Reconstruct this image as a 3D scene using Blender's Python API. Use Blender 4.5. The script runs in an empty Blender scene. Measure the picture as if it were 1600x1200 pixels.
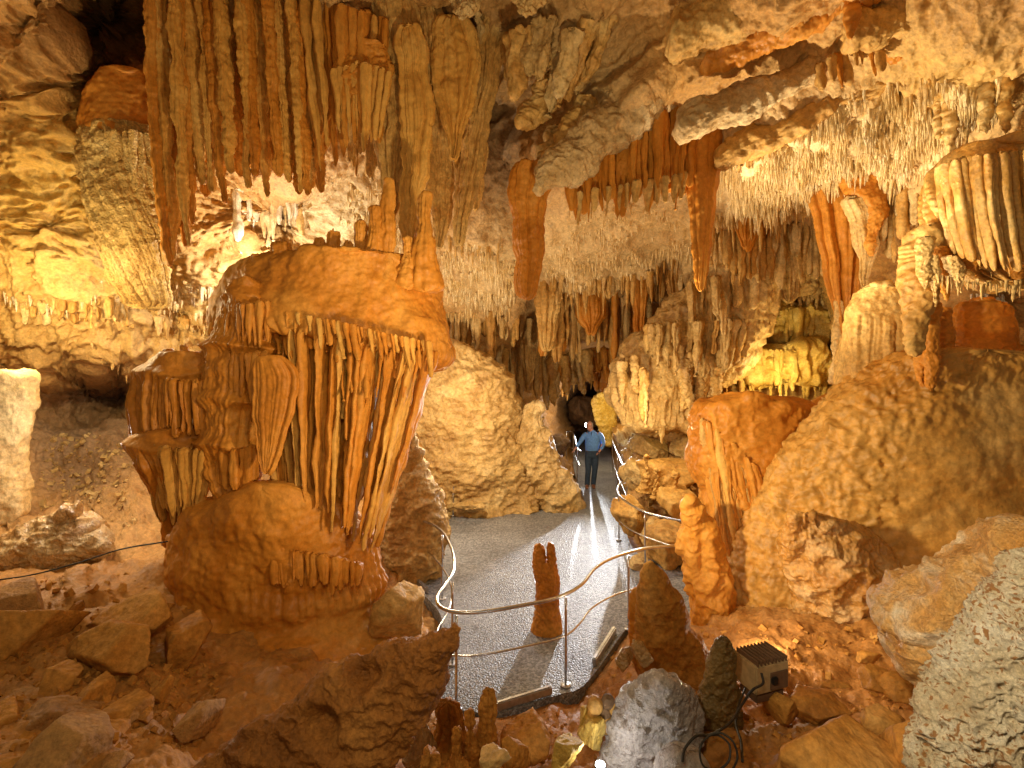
import bpy, bmesh, math, random
import numpy as np
from mathutils import Vector, Matrix
random.seed(7)
S = bpy.context.scene
COL = S.collection
F = 800.0; HY = 560.0; CX = 800.0        # focal length in photo pixels, horizon row, centre column
ZW = -3.41                               # walkway level below the camera
def P(px, py, d):
    return ((px-CX)*d/F, d, (HY-py)*d/F)
def on_z(px, py, z):
    d = z*F/(HY-py)
    return P(px, py, d)

# ---------------------------------------------------------------- noise
_r = np.random.RandomState(11)
_perm = _r.permutation(256); _perm = np.concatenate([_perm, _perm, _perm])
_g = _r.normal(size=(256, 3)); _g /= np.linalg.norm(_g, axis=1)[:, None]
def perlin(x, y, z, seed=0):
    x, y, z = np.broadcast_arrays(np.asarray(x, float), np.asarray(y, float), np.asarray(z, float))
    x = x+seed*17.31; y = y+seed*5.77; z = z-seed*9.13
    xi = np.floor(x).astype(int); yi = np.floor(y).astype(int); zi = np.floor(z).astype(int)
    xf = x-xi; yf = y-yi; zf = z-zi
    u = xf*xf*xf*(xf*(xf*6-15)+10); v = yf*yf*yf*(yf*(yf*6-15)+10); w = zf*zf*zf*(zf*(zf*6-15)+10)
    def gr(a, b, c):
        h = _perm[(_perm[(_perm[(xi+a) & 255]+((yi+b) & 255))]+((zi+c) & 255))]
        g = _g[h]
        return g[..., 0]*(xf-a)+g[..., 1]*(yf-b)+g[..., 2]*(zf-c)
    def lp(a, b, t): return a+(b-a)*t
    r = lp(lp(lp(gr(0, 0, 0), gr(1, 0, 0), u), lp(gr(0, 1, 0), gr(1, 1, 0), u), v),
           lp(lp(gr(0, 0, 1), gr(1, 0, 1), u), lp(gr(0, 1, 1), gr(1, 1, 1), u), v), w)
    return r*1.5
def fbm(p, f, o=4, seed=0, sz=1.0, gain=.5):
    a = 1.0; t = 0
    for k in range(o):
        t = t+a*perlin(p[..., 0]*f, p[..., 1]*f, p[..., 2]*f*sz, seed+k); a *= gain; f *= 2.03
    return t
def ridged(p, f, o=4, seed=0, sz=1.0):
    a = 1.0; t = 0
    for k in range(o):
        t = t+a*(1-2*np.abs(perlin(p[..., 0]*f, p[..., 1]*f, p[..., 2]*f*sz, seed+k))); a *= .5; f *= 2.03
    return t
def hsh(i, seed=0):
    v = np.sin(np.asarray(i, float)*12.9898+seed*78.233)*43758.5453
    return v-np.floor(v)
def worley(p, f, seed=0, edge=False):
    q = p*f+seed*3.7
    qi = np.floor(q).astype(int)
    f1 = np.full(q.shape[:-1], 9.0); f2 = f1.copy()
    for a in (-1, 0, 1):
        for b in (-1, 0, 1):
            for c in (-1, 0, 1):
                n = qi+np.array([a, b, c])
                h = n[..., 0]*127.1+n[..., 1]*311.7+n[..., 2]*74.7
                d = np.sqrt((n[..., 0]+hsh(h, 1)-q[..., 0])**2+(n[..., 1]+hsh(h, 2)-q[..., 1])**2+(n[..., 2]+hsh(h, 3)-q[..., 2])**2)
                lo = np.minimum(f1, d); f2 = np.minimum(f2, np.maximum(f1, d)); f1 = lo
    return f2-f1 if edge else f1
def flutes(s, z, width, seed=0, wig=.35, lo=.35):
    """round pipes side by side along s, wandering with z: 0 in the grooves, up to 1 on a pipe"""
    w = s/width+wig*perlin(s/width*.6, 0*z, z*1.1, seed)+wig*.9*perlin(s/width*.23, 3+0*z, z*.5, seed+3)
    c = np.floor(w); f = w-c
    h = np.sqrt(np.clip(1-(2*f-1)**2, 0, 1))
    return h*(lo+(1-lo)*hsh(c, seed))
def sstep(a, b, x):
    t = np.clip((x-a)/(b-a), 0, 1); return t*t*(3-2*t)

# ---------------------------------------------------------------- mesh plumbing
def mesh_from(name, V, Q, smooth=True):
    V = np.asarray(V, float).reshape(-1, 3); Q = np.asarray(Q, np.int32)
    k = Q.shape[1]
    me = bpy.data.meshes.new(name)
    me.vertices.add(len(V)); me.vertices.foreach_set('co', V.ravel())
    me.loops.add(Q.size); me.loops.foreach_set('vertex_index', Q.ravel())
    me.polygons.add(len(Q)); me.polygons.foreach_set('loop_start', np.arange(0, Q.size, k, dtype=np.int32))
    me.polygons.foreach_set('loop_total', np.full(len(Q), k, np.int32))
    me.polygons.foreach_set('use_smooth', np.full(len(Q), smooth, bool))
    me.update(calc_edges=True); me.validate()
    return me
def grid_faces(nv, nu, wrap):
    n = nu if wrap else nu-1
    i, j = np.meshgrid(np.arange(nv-1), np.arange(n), indexing='ij')
    j2 = (j+1) % nu
    return np.stack([i*nu+j, i*nu+j2, (i+1)*nu+j2, (i+1)*nu+j], -1).reshape(-1, 4)
def normals(G, wrap):
    if wrap: du = np.roll(G, -1, 1)-np.roll(G, 1, 1)
    else: du = np.gradient(G, axis=1)
    dv = np.gradient(G, axis=0)
    n = np.cross(du, dv)
    l = np.linalg.norm(n, axis=-1, keepdims=True); l[l < 1e-12] = 1
    return n/l
class Geo:
    """a bag of vertices and quads"""
    def __init__(s): s.V = []; s.Q = []; s.n = 0
    def add(s, V, Q):
        V = np.asarray(V, float).reshape(-1, 3)
        s.V.append(V); s.Q.append(np.asarray(Q, np.int64)+s.n); s.n += len(V); return s
    def arr(s): return np.concatenate(s.V), np.concatenate(s.Q)
def place(name, V, Q, mat, parent=None, smooth=True, origin=None):
    V = np.asarray(V, float).reshape(-1, 3)
    if origin is None:
        if parent is not None: origin = np.array(parent.location)
        else:
            m = V.min(0); M = V.max(0); origin = np.array([(m[0]+M[0])/2, (m[1]+M[1])/2, m[2]])
    me = mesh_from(name, V-origin, Q, smooth)
    o = bpy.data.objects.new(name, me); COL.objects.link(o)
    me.materials.append(mat)
    if parent is not None: o.parent = parent; o.location = Vector(origin)-parent.location
    else: o.location = origin
    return o
def tag(o, label, cat, group=None):
    o['label'] = label; o['category'] = cat
    if group: o['group'] = group
    return o
def thing(name, label, cat, loc, group=None):
    o = bpy.data.objects.new(name, None); COL.objects.link(o); o.location = loc
    o.empty_display_size = .1
    return tag(o, label, cat, group)
def setting(o, kind='structure'):
    o['kind'] = kind; return o

# ---------------------------------------------------------------- lofts: closed solids from stacked cross-sections
def _interp(rows, t):
    rows = np.array(rows, float); k = rows[:, 0]
    out = []
    sl = np.gradient(rows, k, axis=0)
    i = np.clip(np.searchsorted(k, t, 'right')-1, 0, len(k)-2)
    h = (k[i+1]-k[i]); u = (t-k[i])/h
    for c in range(1, rows.shape[1]):
        y = rows[:, c]; dy = np.diff(y)/np.diff(k)
        m = np.zeros(len(k)); m[0] = dy[0]; m[-1] = dy[-1]
        for q in range(1, len(k)-1):
            m[q] = 0 if dy[q-1]*dy[q] <= 0 else 2*dy[q-1]*dy[q]/(dy[q-1]+dy[q])
        out.append((2*u**3-3*u**2+1)*y[i]+(u**3-2*u**2+u)*h*m[i]+(-2*u**3+3*u**2)*y[i+1]+(u**3-u**2)*h*m[i+1])
    return out
def loft(rows, d, ratio=.8, nv=120, nu=160, disp=None, axis='y', sq=2.0, rag=0.0, seed=0, closed=True):
    """rows (row, lo, hi[, front depth]) in photo pixels; d the depth of its front; ratio its depth over its width.
    disp(G, s, t, th) gives metres along the normal. Returns vertices, faces."""
    rows = [r if len(r) > 3 else (*r, d) for r in rows]
    t = np.linspace(rows[0][0], rows[-1][0], nv)
    lo, hi, df = _interp(rows, t)
    if rag:
        lo = lo+rag*perlin(t*.022, 0, 1.7, seed)+rag*.35*perlin(t*.07, 0, 4.7, seed); hi = hi+rag*perlin(t*.022, 5, .3, seed)+rag*.35*perlin(t*.07, 9, .3, seed)
    e = np.linspace(0, 1, nv)
    w = np.maximum(hi-lo, .4)
    if closed:
        ne = max(3, nv//40)
        k = np.minimum(np.arange(nv), np.arange(nv)[::-1])/ne
        cap = np.sqrt(np.clip(1-(1-np.clip(k, 0, 1))**2, .0004, 1))
    else: cap = np.ones(nv)
    c = (lo+hi)/2; w = w*cap
    a = w/2
    rb = ratio
    dc = df/(1-np.clip(rb*a/F, 0, .6))
    th = np.linspace(0, 2*np.pi, nu, endpoint=False)+np.pi/2
    ct = np.sign(np.cos(th))*np.abs(np.cos(th))**(2/sq); st = np.sign(np.sin(th))*np.abs(np.sin(th))**(2/sq)
    A = a[:, None]; D = dc[:, None]
    aw = A*D/F
    if axis == 'y':
        X = (c[:, None]-CX)*D/F+aw*ct; Z = np.repeat((HY-t[:, None])*D/F, nu, 1)
    else:
        X = np.repeat((t[:, None]-CX)*D/F, nu, 1); Z = (HY-c[:, None])*D/F-aw*ct
    Y = D+aw*rb*st
    G = np.stack([X, Y, Z], -1)
    N = normals(G, True)
    ctr = G.mean(1, keepdims=True)
    sgn = np.sign(((G-ctr)*N).sum(-1).mean()); N *= sgn if sgn else 1
    if disp is not None:
        s = (th[None, :]-np.pi*1.5)*np.mean(aw)*(.5+.5*rb)+np.zeros_like(X)
        G = G+N*(disp(G, s, t[:, None]+0*X, th[None, :]+0*X))[..., None]
    V = G.reshape(-1, 3)
    Q = grid_faces(nv, nu, True)
    if (sgn < 0) == (True): Q = Q[:, ::-1]
    Q = Q[:, ::-1] if False else Q
    # end fans (as degenerate-free quads to a centre vertex pair)
    n0 = len(V); V = np.concatenate([V, G[0].mean(0, keepdims=True), G[-1].mean(0, keepdims=True)])
    f = []
    b = (nv-1)*nu
    for j in range(0, nu, 2):
        f.append((n0, (j+2) % nu, (j+1) % nu, j)); f.append((n0+1, b+j, b+(j+1) % nu, b+(j+2) % nu))
    f = np.array(f)
    if sgn < 0: f = f[:, ::-1]
    return V, np.concatenate([Q, f])
def rock(px, py, d, w, h, dep=None, seed=0, rot=0, sub=5, rough=.05, cuts=14, flat=.75):
    """a broken block: a ball cut flat by random planes, edges softened, then roughened. w, h in photo pixels"""
    rs = np.random.RandomState(seed+100)
    bm = bmesh.new(); bmesh.ops.create_icosphere(bm, subdivisions=sub, radius=1)
    V = np.array([v.co[:] for v in bm.verts]); T = np.array([[v.index for v in f.verts] for f in bm.faces]); bm.free()
    nn = rs.normal(size=(cuts, 3)); nn /= np.linalg.norm(nn, axis=1)[:, None]
    r = np.full(len(V), 1.5)
    for k in range(cuts):
        dt = V@nn[k]; off = rs.uniform(.5, .86)
        lim = np.where(dt > .05, off/np.maximum(dt, .05), 9)
        kk = .018                           # soft minimum
        hh = np.clip(.5+.5*(lim-r)/kk, 0, 1); r = lim*(1-hh)+r*hh-kk*hh*(1-hh)
    V = V*np.clip(r, .2, 1.25)[:, None]
    V *= 1/np.abs(V).max(0)
    c, s = math.cos(rot), math.sin(rot)
    sx = w/2*d/F; sz = h/2*d/F; sy = dep/2 if dep else (sx+sz)/2
    V = V*np.array([sx, sy, sz])
    V = np.stack([V[:, 0]*c-V[:, 2]*s, V[:, 1], V[:, 0]*s+V[:, 2]*c], -1)
    sc = (sx*sz)**.5
    V = V+(V/np.linalg.norm(V, axis=1)[:, None])*(sc*rough*(fbm(V/sc, 1.3, 5, seed)+.6*ridged(V/sc, 2.2, 4, seed+9)-.3))[:, None]
    return V+np.array(P(px, py, d)), T
def tube(pts, r, n=10, closed_ends=True):
    """a round bar along points (already dense)"""
    pts = np.asarray(pts, float); m = len(pts)
    r = np.broadcast_to(np.asarray(r, float), (m,))
    T = np.gradient(pts, axis=0); T /= np.linalg.norm(T, axis=1)[:, None]
    up = np.array([0, 0, 1.0]) if abs(T[0][2]) < .9 else np.array([1.0, 0, 0])
    U = np.cross(T[0], up); U /= np.linalg.norm(U)
    rings = []
    for i in range(m):
        U = U-T[i]*(U@T[i]); U /= np.linalg.norm(U); W = np.cross(T[i], U)
        a = np.linspace(0, 2*np.pi, n, endpoint=False)
        rings.append(pts[i]+r[i]*(np.cos(a)[:, None]*U+np.sin(a)[:, None]*W))
    V = np.concatenate(rings+[pts[:1], pts[-1:]])
    Q = grid_faces(m, n, True)
    f = []; b = (m-1)*n
    for j in range(0, n, 2):
        f.append((m*n, (j+2) % n, (j+1) % n, j)); f.append((m*n+1, b+j, b+(j+1) % n, b+(j+2) % n))
    return V, np.concatenate([Q, np.array(f)])
def smooth_path(pts, n=8):
    pts = [np.array(p, float) for p in pts]
    pts = [2*pts[0]-pts[1]]+pts+[2*pts[-1]-pts[-2]]
    out = []
    for i in range(1, len(pts)-2):
        a, b, c, d = pts[i-1:i+3]
        for k in range(n):
            t = k/n
            out.append(.5*((2*b)+(c-a)*t+(2*a-5*b+4*c-d)*t*t+(3*b-a-3*c+d)*t**3))
    out.append(pts[-2]); return np.array(out)
def box(c, s, rz=0, bev=0):
    bm = bmesh.new(); bmesh.ops.create_cube(bm, size=1)
    for v in bm.verts: v.co = Vector((v.co.x*s[0], v.co.y*s[1], v.co.z*s[2]))
    if bev: bmesh.ops.bevel(bm, geom=bm.edges[:], offset=bev, segments=2, affect='EDGES')
    bm.transform(Matrix.Translation(c)@Matrix.Rotation(rz, 4, 'Z'))
    return bm
def bm_obj(name, bm, mat, parent=None, smooth=False):
    me = bpy.data.meshes.new(name)
    if parent is not None: bm.transform(Matrix.Translation(-parent.location))
    bm.to_mesh(me); bm.free(); me.materials.append(mat)
    if smooth: me.polygons.foreach_set('use_smooth', [True]*len(me.polygons))
    o = bpy.data.objects.new(name, me); COL.objects.link(o)
    if parent is not None: o.parent = parent
    return o

# ---------------------------------------------------------------- materials
def lnk(nt, a, b): nt.links.new(a, b)
def rockmat(name, c1, c2, c3, rough=.55, bump=.6, scale=1.0, streak=.0, spec=.4, grain=1.0, fine=18, bdist=.03):
    m = bpy.data.materials.new(name); m.use_nodes = True; nt = m.node_tree; N = nt.nodes
    b = N['Principled BSDF']
    geo = N.new('ShaderNodeNewGeometry')
    mp = N.new('ShaderNodeMapping'); lnk(nt, geo.outputs['Position'], mp.inputs['Vector'])
    mp.inputs['Scale'].default_value = (scale, scale, scale*(1-streak*.85))
    n1 = N.new('ShaderNodeTexNoise'); n1.inputs['Scale'].default_value = 1.1; n1.inputs['Detail'].default_value = 9; n1.inputs['Roughness'].default_value = .62; n1.inputs['Distortion'].default_value = .6
    lnk(nt, mp.outputs[0], n1.inputs['Vector'])
    cr = N.new('ShaderNodeValToRGB'); e = cr.color_ramp.elements
    e[0].position = .32; e[0].color = (*c1, 1); e[1].position = .68; e[1].color = (*c3, 1)
    x = cr.color_ramp.elements.new(.5); x.color = (*c2, 1)
    lnk(nt, n1.outputs['Fac'], cr.inputs['Fac'])
    n2 = N.new('ShaderNodeTexNoise'); n2.inputs['Scale'].default_value = 14*scale; n2.inputs['Detail'].default_value = 6; n2.inputs['Roughness'].default_value = .7
    lnk(nt, geo.outputs['Position'], n2.inputs['Vector'])
    mr = N.new('ShaderNodeMapRange'); mr.inputs['From Min'].default_value = .3; mr.inputs['From Max'].default_value = .7
    mr.inputs['To Min'].default_value = 1-.42*grain; mr.inputs['To Max'].default_value = 1+.3*grain
    lnk(nt, n2.outputs['Fac'], mr.inputs['Value'])
    mx = N.new('ShaderNodeMix'); mx.data_type = 'RGBA'; mx.blend_type = 'MULTIPLY'; mx.inputs['Factor'].default_value = 1
    lnk(nt, cr.outputs['Color'], mx.inputs[6]); lnk(nt, mr.outputs[0], mx.inputs[7])
    lnk(nt, mx.outputs[2], b.inputs['Base Color'])
    n3 = N.new('ShaderNodeTexNoise'); n3.inputs['Scale'].default_value = fine; n3.inputs['Detail'].default_value = 8; n3.inputs['Roughness'].default_value = .68
    lnk(nt, mp.outputs[0], n3.inputs['Vector'])
    v = N.new('ShaderNodeTexVoronoi'); v.inputs['Scale'].default_value = fine*1.7
    lnk(nt, mp.outputs[0], v.inputs['Vector'])
    ad = N.new('ShaderNodeMath'); ad.operation = 'MULTIPLY_ADD'; ad.inputs[1].default_value = .35
    lnk(nt, v.outputs['Distance'], ad.inputs[0]); lnk(nt, n3.outputs['Fac'], ad.inputs[2])
    bp = N.new('ShaderNodeBump'); bp.inputs['Strength'].default_value = bump; bp.inputs['Distance'].default_value = bdist
    lnk(nt, ad.outputs[0], bp.inputs['Height']); lnk(nt, bp.outputs['Normal'], b.inputs['Normal'])
    rr = N.new('ShaderNodeMapRange'); rr.inputs['From Min'].default_value = .35; rr.inputs['From Max'].default_value = .65
    rr.inputs['To Min'].default_value = max(.08, rough-.16); rr.inputs['To Max'].default_value = min(1, rough+.18)
    lnk(nt, n1.outputs['Fac'], rr.inputs['Value']); lnk(nt, rr.outputs[0], b.inputs['Roughness'])
    b.inputs['Specular IOR Level'].default_value = spec
    return m
def plain(name, c, rough=.5, metal=0, emit=0, spec=.5):
    m = bpy.data.materials.new(name); m.use_nodes = True; b = m.node_tree.nodes['Principled BSDF']
    n = m.node_tree.nodes.new('ShaderNodeTexNoise'); n.inputs['Scale'].default_value = 25; n.inputs['Detail'].default_value = 5
    g = m.node_tree.nodes.new('ShaderNodeNewGeometry'); lnk(m.node_tree, g.outputs['Position'], n.inputs['Vector'])
    r = m.node_tree.nodes.new('ShaderNodeValToRGB')
    r.color_ramp.elements[0].position = .3; r.color_ramp.elements[0].color = (*[x*.75 for x in c], 1)
    r.color_ramp.elements[1].position = .7; r.color_ramp.elements[1].color = (*[min(1, x*1.15) for x in c], 1)
    lnk(m.node_tree, n.outputs['Fac'], r.inputs['Fac']); lnk(m.node_tree, r.outputs['Color'], b.inputs['Base Color'])
    b.inputs['Roughness'].default_value = rough; b.inputs['Metallic'].default_value = metal; b.inputs['Specular IOR Level'].default_value = spec
    if emit:
        b.inputs['Emission Color'].default_value = (1, .97, .9, 1); b.inputs['Emission Strength'].default_value = emit
    return m
OCHRE = rockmat('ochre_flowstone', (.42, .15, .017), (.55, .225, .03), (.63, .31, .06), spec=.25, rough=.5, bump=.22, scale=1.3, streak=.6, fine=22, grain=.6, bdist=.02)
BUFF = rockmat('buff_limestone', (.4, .2, .048), (.56, .33, .095), (.66, .46, .18), spec=.3, rough=.6, bump=.5, scale=1.1, fine=14)
LOCH = rockmat('light_ochre', (.46, .22, .045), (.62, .33, .07), (.7, .44, .13), rough=.5, bump=.25, scale=1.3, streak=.6, fine=22, grain=.6, bdist=.02, spec=.25)
CREAM = rockmat('cream_calcite', (.48, .28, .08), (.64, .43, .17), (.74, .57, .3), rough=.5, bump=.4, scale=1.6, streak=.4, fine=18)
WHITE = rockmat('white_calcite', (.6, .45, .25), (.74, .62, .42), (.8, .73, .58), rough=.32, bump=.4, scale=3, fine=20, spec=.6)
EARTH = rockmat('earthy_rock', (.3, .12, .02), (.44, .2, .036), (.54, .29, .08), spec=.2, rough=.7, bump=.6, scale=1.4, fine=18, bdist=.02)
TAN = rockmat('tan_limestone', (.38, .22, .075), (.53, .35, .13), (.65, .48, .23), rough=.6, bump=.7, scale=1.2, fine=11)
YELLOW = rockmat('yellow_crust', (.42, .26, .05), (.58, .4, .09), (.66, .52, .19), rough=.55, bump=.6, scale=2, fine=16)
WET = rockmat('wet_flowstone', (.36, .18, .05), (.48, .29, .11), (.6, .43, .22), rough=.2, bump=.8, scale=2, fine=11, spec=1.0, bdist=.04)
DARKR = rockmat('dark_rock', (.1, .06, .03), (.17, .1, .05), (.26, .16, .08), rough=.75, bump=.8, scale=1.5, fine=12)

def pleats(parent, name, mats, top, bot, n, w, seed=0, ratio=1.3, vary=.25, blunt=.25, bow=0, nv=70, nu=26, dj=.1, short=.0, wig=3, bump=.03, name_fn=None, sq=2.0):
    """n hanging stone folds between a top line and a bottom line, each (column, row, depth) in photo pixels"""
    rs = np.random.RandomState(seed+500)
    top = np.array(top, float); bot = np.array(bot, float)
    lt = np.linspace(0, 1, len(top)); lb = np.linspace(0, 1, len(bot))
    out = []
    for i in range(n):
        u = np.clip((i+.5+rs.uniform(-.35, .35))/n, 0, 1)
        T = np.array([np.interp(u, lt, top[:, k]) for k in range(3)]); B = np.array([np.interp(u, lb, bot[:, k]) for k in range(3)])
        q = 1-rs.uniform(0, vary) if rs.rand() > short else rs.uniform(.35, .7)
        E = T+(B-T)*q; dd = rs.uniform(-dj, dj)
        ww = w*rs.uniform(.6, 1.35)
        rows = []
        for f_, k in ((0, .75), (.08, 1.0), (.35, .82), (.65, .66), (.85, .5), (.95, .2+.3*blunt), (1, .02+.3*blunt)):
            p = T+(E-T)*f_; x = p[0]+bow*math.sin(f_*3.14)
            rows.append((p[1], x-ww*k/2, x+ww*k/2, max(.5, p[2]+dd)))
        V, Q = loft(rows, 0, ratio=ratio, nv=nv, nu=nu, rag=wig, sq=sq, seed=seed*7+i, disp=lambda G, s, t, th: bump*fbm(G, 3, 3, seed+i, .5)+bump*.4*fbm(G, 15, 3, i, .3)+bump*.8*(flutes(s, G[..., 2], .06, i, .4)-.4))
        m = mats[rs.randint(len(mats))] if isinstance(mats, (list, tuple)) else mats
        o = place(name, V, Q, m, parent); out.append(o)
        if parent is None and name_fn: name_fn(o, i)
    return out
# ================================================================ the cave itself: one surface round the camera
CP = [  # column, row, depth
(-300,-300,4.2),(0,-300,4.4),(400,-300,4.2),(800,-300,4.2),(1200,-300,3.9),(1600,-300,3.6),(1900,-300,3.4),
(-300,0,5.6),(-300,300,6.2),(-300,600,6.5),(-300,900,5),(-300,1200,3),(-300,1500,2.2),(1900,0,4),(1900,300,5.2),(1900,600,6),(1900,900,4.2),(1900,1200,2.6),(1900,1500,2.1),
(0,1500,2.2),(400,1500,2.35),(800,1500,2.5),(1200,1500,2.3),(1600,1500,2.1),
(0,-90,5.8),(200,-90,7.4),(400,-90,5.9),(700,-90,5.6),(950,-90,5.3),(1300,-90,4.5),(1600,-90,4.1),
(0,0,6.6),(70,60,7.1),(130,30,9.5),(200,60,9.6),(225,0,8.6),(300,0,7.2),(400,0,7.1),(600,0,7),(700,30,7.2),(760,0,6.8),(850,0,6.3),(950,0,6.2),(1050,0,5.9),(1200,0,5.3),(1400,0,4.9),(1600,0,4.5),
(0,150,7.1),(60,150,7.3),(110,200,7.7),(180,100,9.0),(180,200,8.6),(250,150,7.9),(400,150,7.9),(560,150,7.7),(650,150,7.8),(720,150,8.2),(770,160,9.3),(800,250,9.5),(830,120,7.4),(900,150,7.0),(930,50,6.5),(1000,150,6.6),(1040,190,7.5),(1100,150,6.4),(1200,130,6.2),(1300,120,5.9),(1400,100,5.6),(1500,80,5.2),(1600,60,4.9),
(1160,240,7.1),(1300,200,6.7),(1400,160,6.3),(1500,150,5.8),(1600,150,5.6),
(0,260,7.5),(60,260,7.6),(120,300,8.0),(250,300,8.2),(450,270,8.5),(600,260,8.6),(680,260,8.6),(740,320,9.6),(800,330,9.8),(870,230,7.6),(950,250,7.8),(1030,260,7.8),
(1110,325,8.9),(1200,320,8.8),(1280,305,8.6),(1340,280,7.6),(1400,260,7.0),(1480,230,6.4),(1600,230,6.1),
(0,350,7.8),(100,360,8.1),(250,380,8.6),(380,380,9.0),(450,310,10.5),(480,340,9.6),(560,350,9.6),(640,340,9.6),(700,360,10),(780,370,10.2),
(880,330,8.9),(960,335,9.1),(1050,330,9.1),(860,390,10.8),(960,385,10.7),(1060,375,10.4),(850,445,12.6),(950,425,12),(1040,405,11.6),(1100,370,10.3),
(740,400,10.4),(700,440,11),(780,440,11.2),(730,475,11.6),(800,480,12.2),
(0,430,7.8),(100,440,8.0),(200,440,8.6),(320,440,9.0),(420,430,9.3),
(0,490,8.3),(100,490,8.4),(220,490,8.8),(320,510,9.4),(420,520,9.8),
(0,560,8.8),(60,570,9.0),(150,560,9.2),(220,560,9.6),(320,570,10),(60,600,9.6),(140,590,11.2),(200,610,11.6),(110,650,10.2),(180,680,9.8),(100,730,9.3),(190,760,8.6),(60,800,7.9),(150,820,7.8),(230,830,7.2),(0,850,6.7),(100,880,6.2),(200,860,6.5),
(850,520,14.5),(920,520,14.5),(1000,480,13.8),(870,580,16),(900,600,19),(940,610,22),(910,650,23),(950,660,21),(980,600,15.5),(1060,480,12.6),(1080,560,12.5),(1140,500,12.2),(1140,400,10.6),(1190,400,12.8),(1200,470,14.2),(1200,560,13),(1270,420,12.2),(1260,520,13.2),(1280,600,12.6),(1230,650,12),(1150,640,12.2),(1290,470,12.3),
(720,520,12.9),(700,590,12.7),(790,560,14.6),(830,600,15.4),(760,640,12.8),(840,690,14.4),(660,650,12),(640,740,10.6),(660,820,9.6),(700,760,12.2),(760,760,12.8),(820,770,13),(860,740,14),(760,805,12.1),(830,800,12.4),(700,800,11.8),
(880,690,18),(895,720,17),(960,690,15),(990,700,13.2),(1040,690,12.6),(1090,680,11.8),(1000,740,11.6),(1060,760,10.8),(1000,800,10.2),(1060,830,9.4),(1020,870,9.2),(1090,880,8),
(1350,400,9.5),(1400,330,8.2),(1400,480,8.6),(1500,350,6.9),(1500,480,8.2),(1560,470,8.8),(1600,350,6.4),(1600,480,8.4),(1590,560,8.0),(1400,640,9),
(1300,750,8),(1500,750,7.5),(1600,700,7.4),(1200,900,7.2),(1400,900,6),(1550,850,5.6),
(0,910,5.3),(120,910,5.3),(250,900,5.6),(0,980,4.4),(130,990,4.4),(260,980,4.8),(0,1080,3.6),(150,1080,3.75),(290,1060,4.2),(0,1190,2.95),(150,1190,3.05),(300,1180,3.3),(380,1050,4.6),(480,1000,5.2),(560,1000,5.6),(600,1010,5.8),(450,1150,3.7),(560,1100,4.4),(630,1060,5.4),(650,1150,4.2),
(700,1180,3.9),(770,1190,3.9),(780,1130,4.8),(850,1110,5.0),(900,1100,5.1),(860,1170,4.1),(960,1060,5.2),(960,1130,4.2),(1000,1000,5.6),(1050,1000,5.4),(1000,1190,3.4),
(1090,950,6.6),(1110,1000,5.6),(1160,1000,5.3),(1230,990,5.3),(1340,1010,5.0),(1420,1010,4.8),(1200,1090,4.1),(1320,1090,4.0),(1420,1090,3.9),(1150,1190,3.2),(1300,1190,3.1),(1420,1190,3.1),(1500,1100,3.6),
]
WALK = [(672,1098),(735,1112),(790,1112),(870,1086),(905,1076),(935,1044),(985,975),(1020,960),(1095,968),(1110,915),(1088,892),(1045,878),(1010,872),(985,850),(972,800),(962,740),(952,700),(945,688),(905,688),(896,715),(900,745),(912,775),(906,788),(870,778),(835,790),(770,797),(715,805),(700,815),(680,850),(650,890),(640,905),(668,935),(690,965),(684,1010),(690,1050),(668,1080)]
def in_poly(x, y, poly):
    ins = np.zeros(x.shape, bool); n = len(poly)
    for i in range(n):
        x1, y1 = poly[i]; x2, y2 = poly[(i+1) % n]
        c = ((y1 > y) != (y2 > y)) & (x < (x2-x1)*(y-y1)/((y2-y1) or 1e-9)+x1)
        ins ^= c
    return ins
def poly_dist(x, y, poly):
    d = np.full(x.shape, 1e9); n = len(poly)
    for i in range(n):
        a = np.array(poly[i], float); b = np.array(poly[(i+1) % n], float); ab = b-a
        t = np.clip(((x-a[0])*ab[0]+(y-a[1])*ab[1])/(ab@ab), 0, 1)
        d = np.minimum(d, np.hypot(x-a[0]-t*ab[0], y-a[1]-t*ab[1]))
    return np.where(in_poly(x, y, poly), -d, d)
STEP = 2.8
gx = np.arange(-300, 1901, STEP); gy = np.arange(-300, 1501, STEP)
PX, PY = np.meshgrid(gx, gy)
def rbf(X, Y, pts):
    pts = np.array(pts, float); q = pts[:, :2]; v = np.log(pts[:, 2])
    k = lambda r: np.sqrt(r*r+9.0)
    A = k(np.linalg.norm(q[:, None]-q[None], axis=-1)); n = len(q)
    M = np.zeros((n+1, n+1)); M[:n, :n] = A+np.eye(n)*.5; M[n, :n] = 1; M[:n, n] = 1
    w = np.linalg.solve(M, np.append(v, 0))
    out = np.zeros(X.shape)+w[n]
    for i in range(n): out += w[i]*k(np.hypot(X-q[i, 0], Y-q[i, 1]))
    return np.exp(out)
SD = rbf(PX, PY, CP)
def blob(x, y, rx, ry, rot=0):
    c, s = math.cos(rot), math.sin(rot); dx = PX-x; dy = PY-y
    return np.exp(-(((dx*c+dy*s)/rx)**2+((-dx*s+dy*c)/ry)**2))
G = np.stack([(PX-CX)*SD/F, SD, (HY-PY)*SD/F], -1)
Nn = normals(G, False)
Nn *= np.sign(-(Nn*G).sum(-1, keepdims=True))            # towards the room
fl = sstep(820, 960, PY)                                   # loose floor
ceil = sstep(420, 300, PY)*sstep(560, 700, PX)
leftw = sstep(640, 520, PX)*sstep(660, 560, PY)
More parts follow.
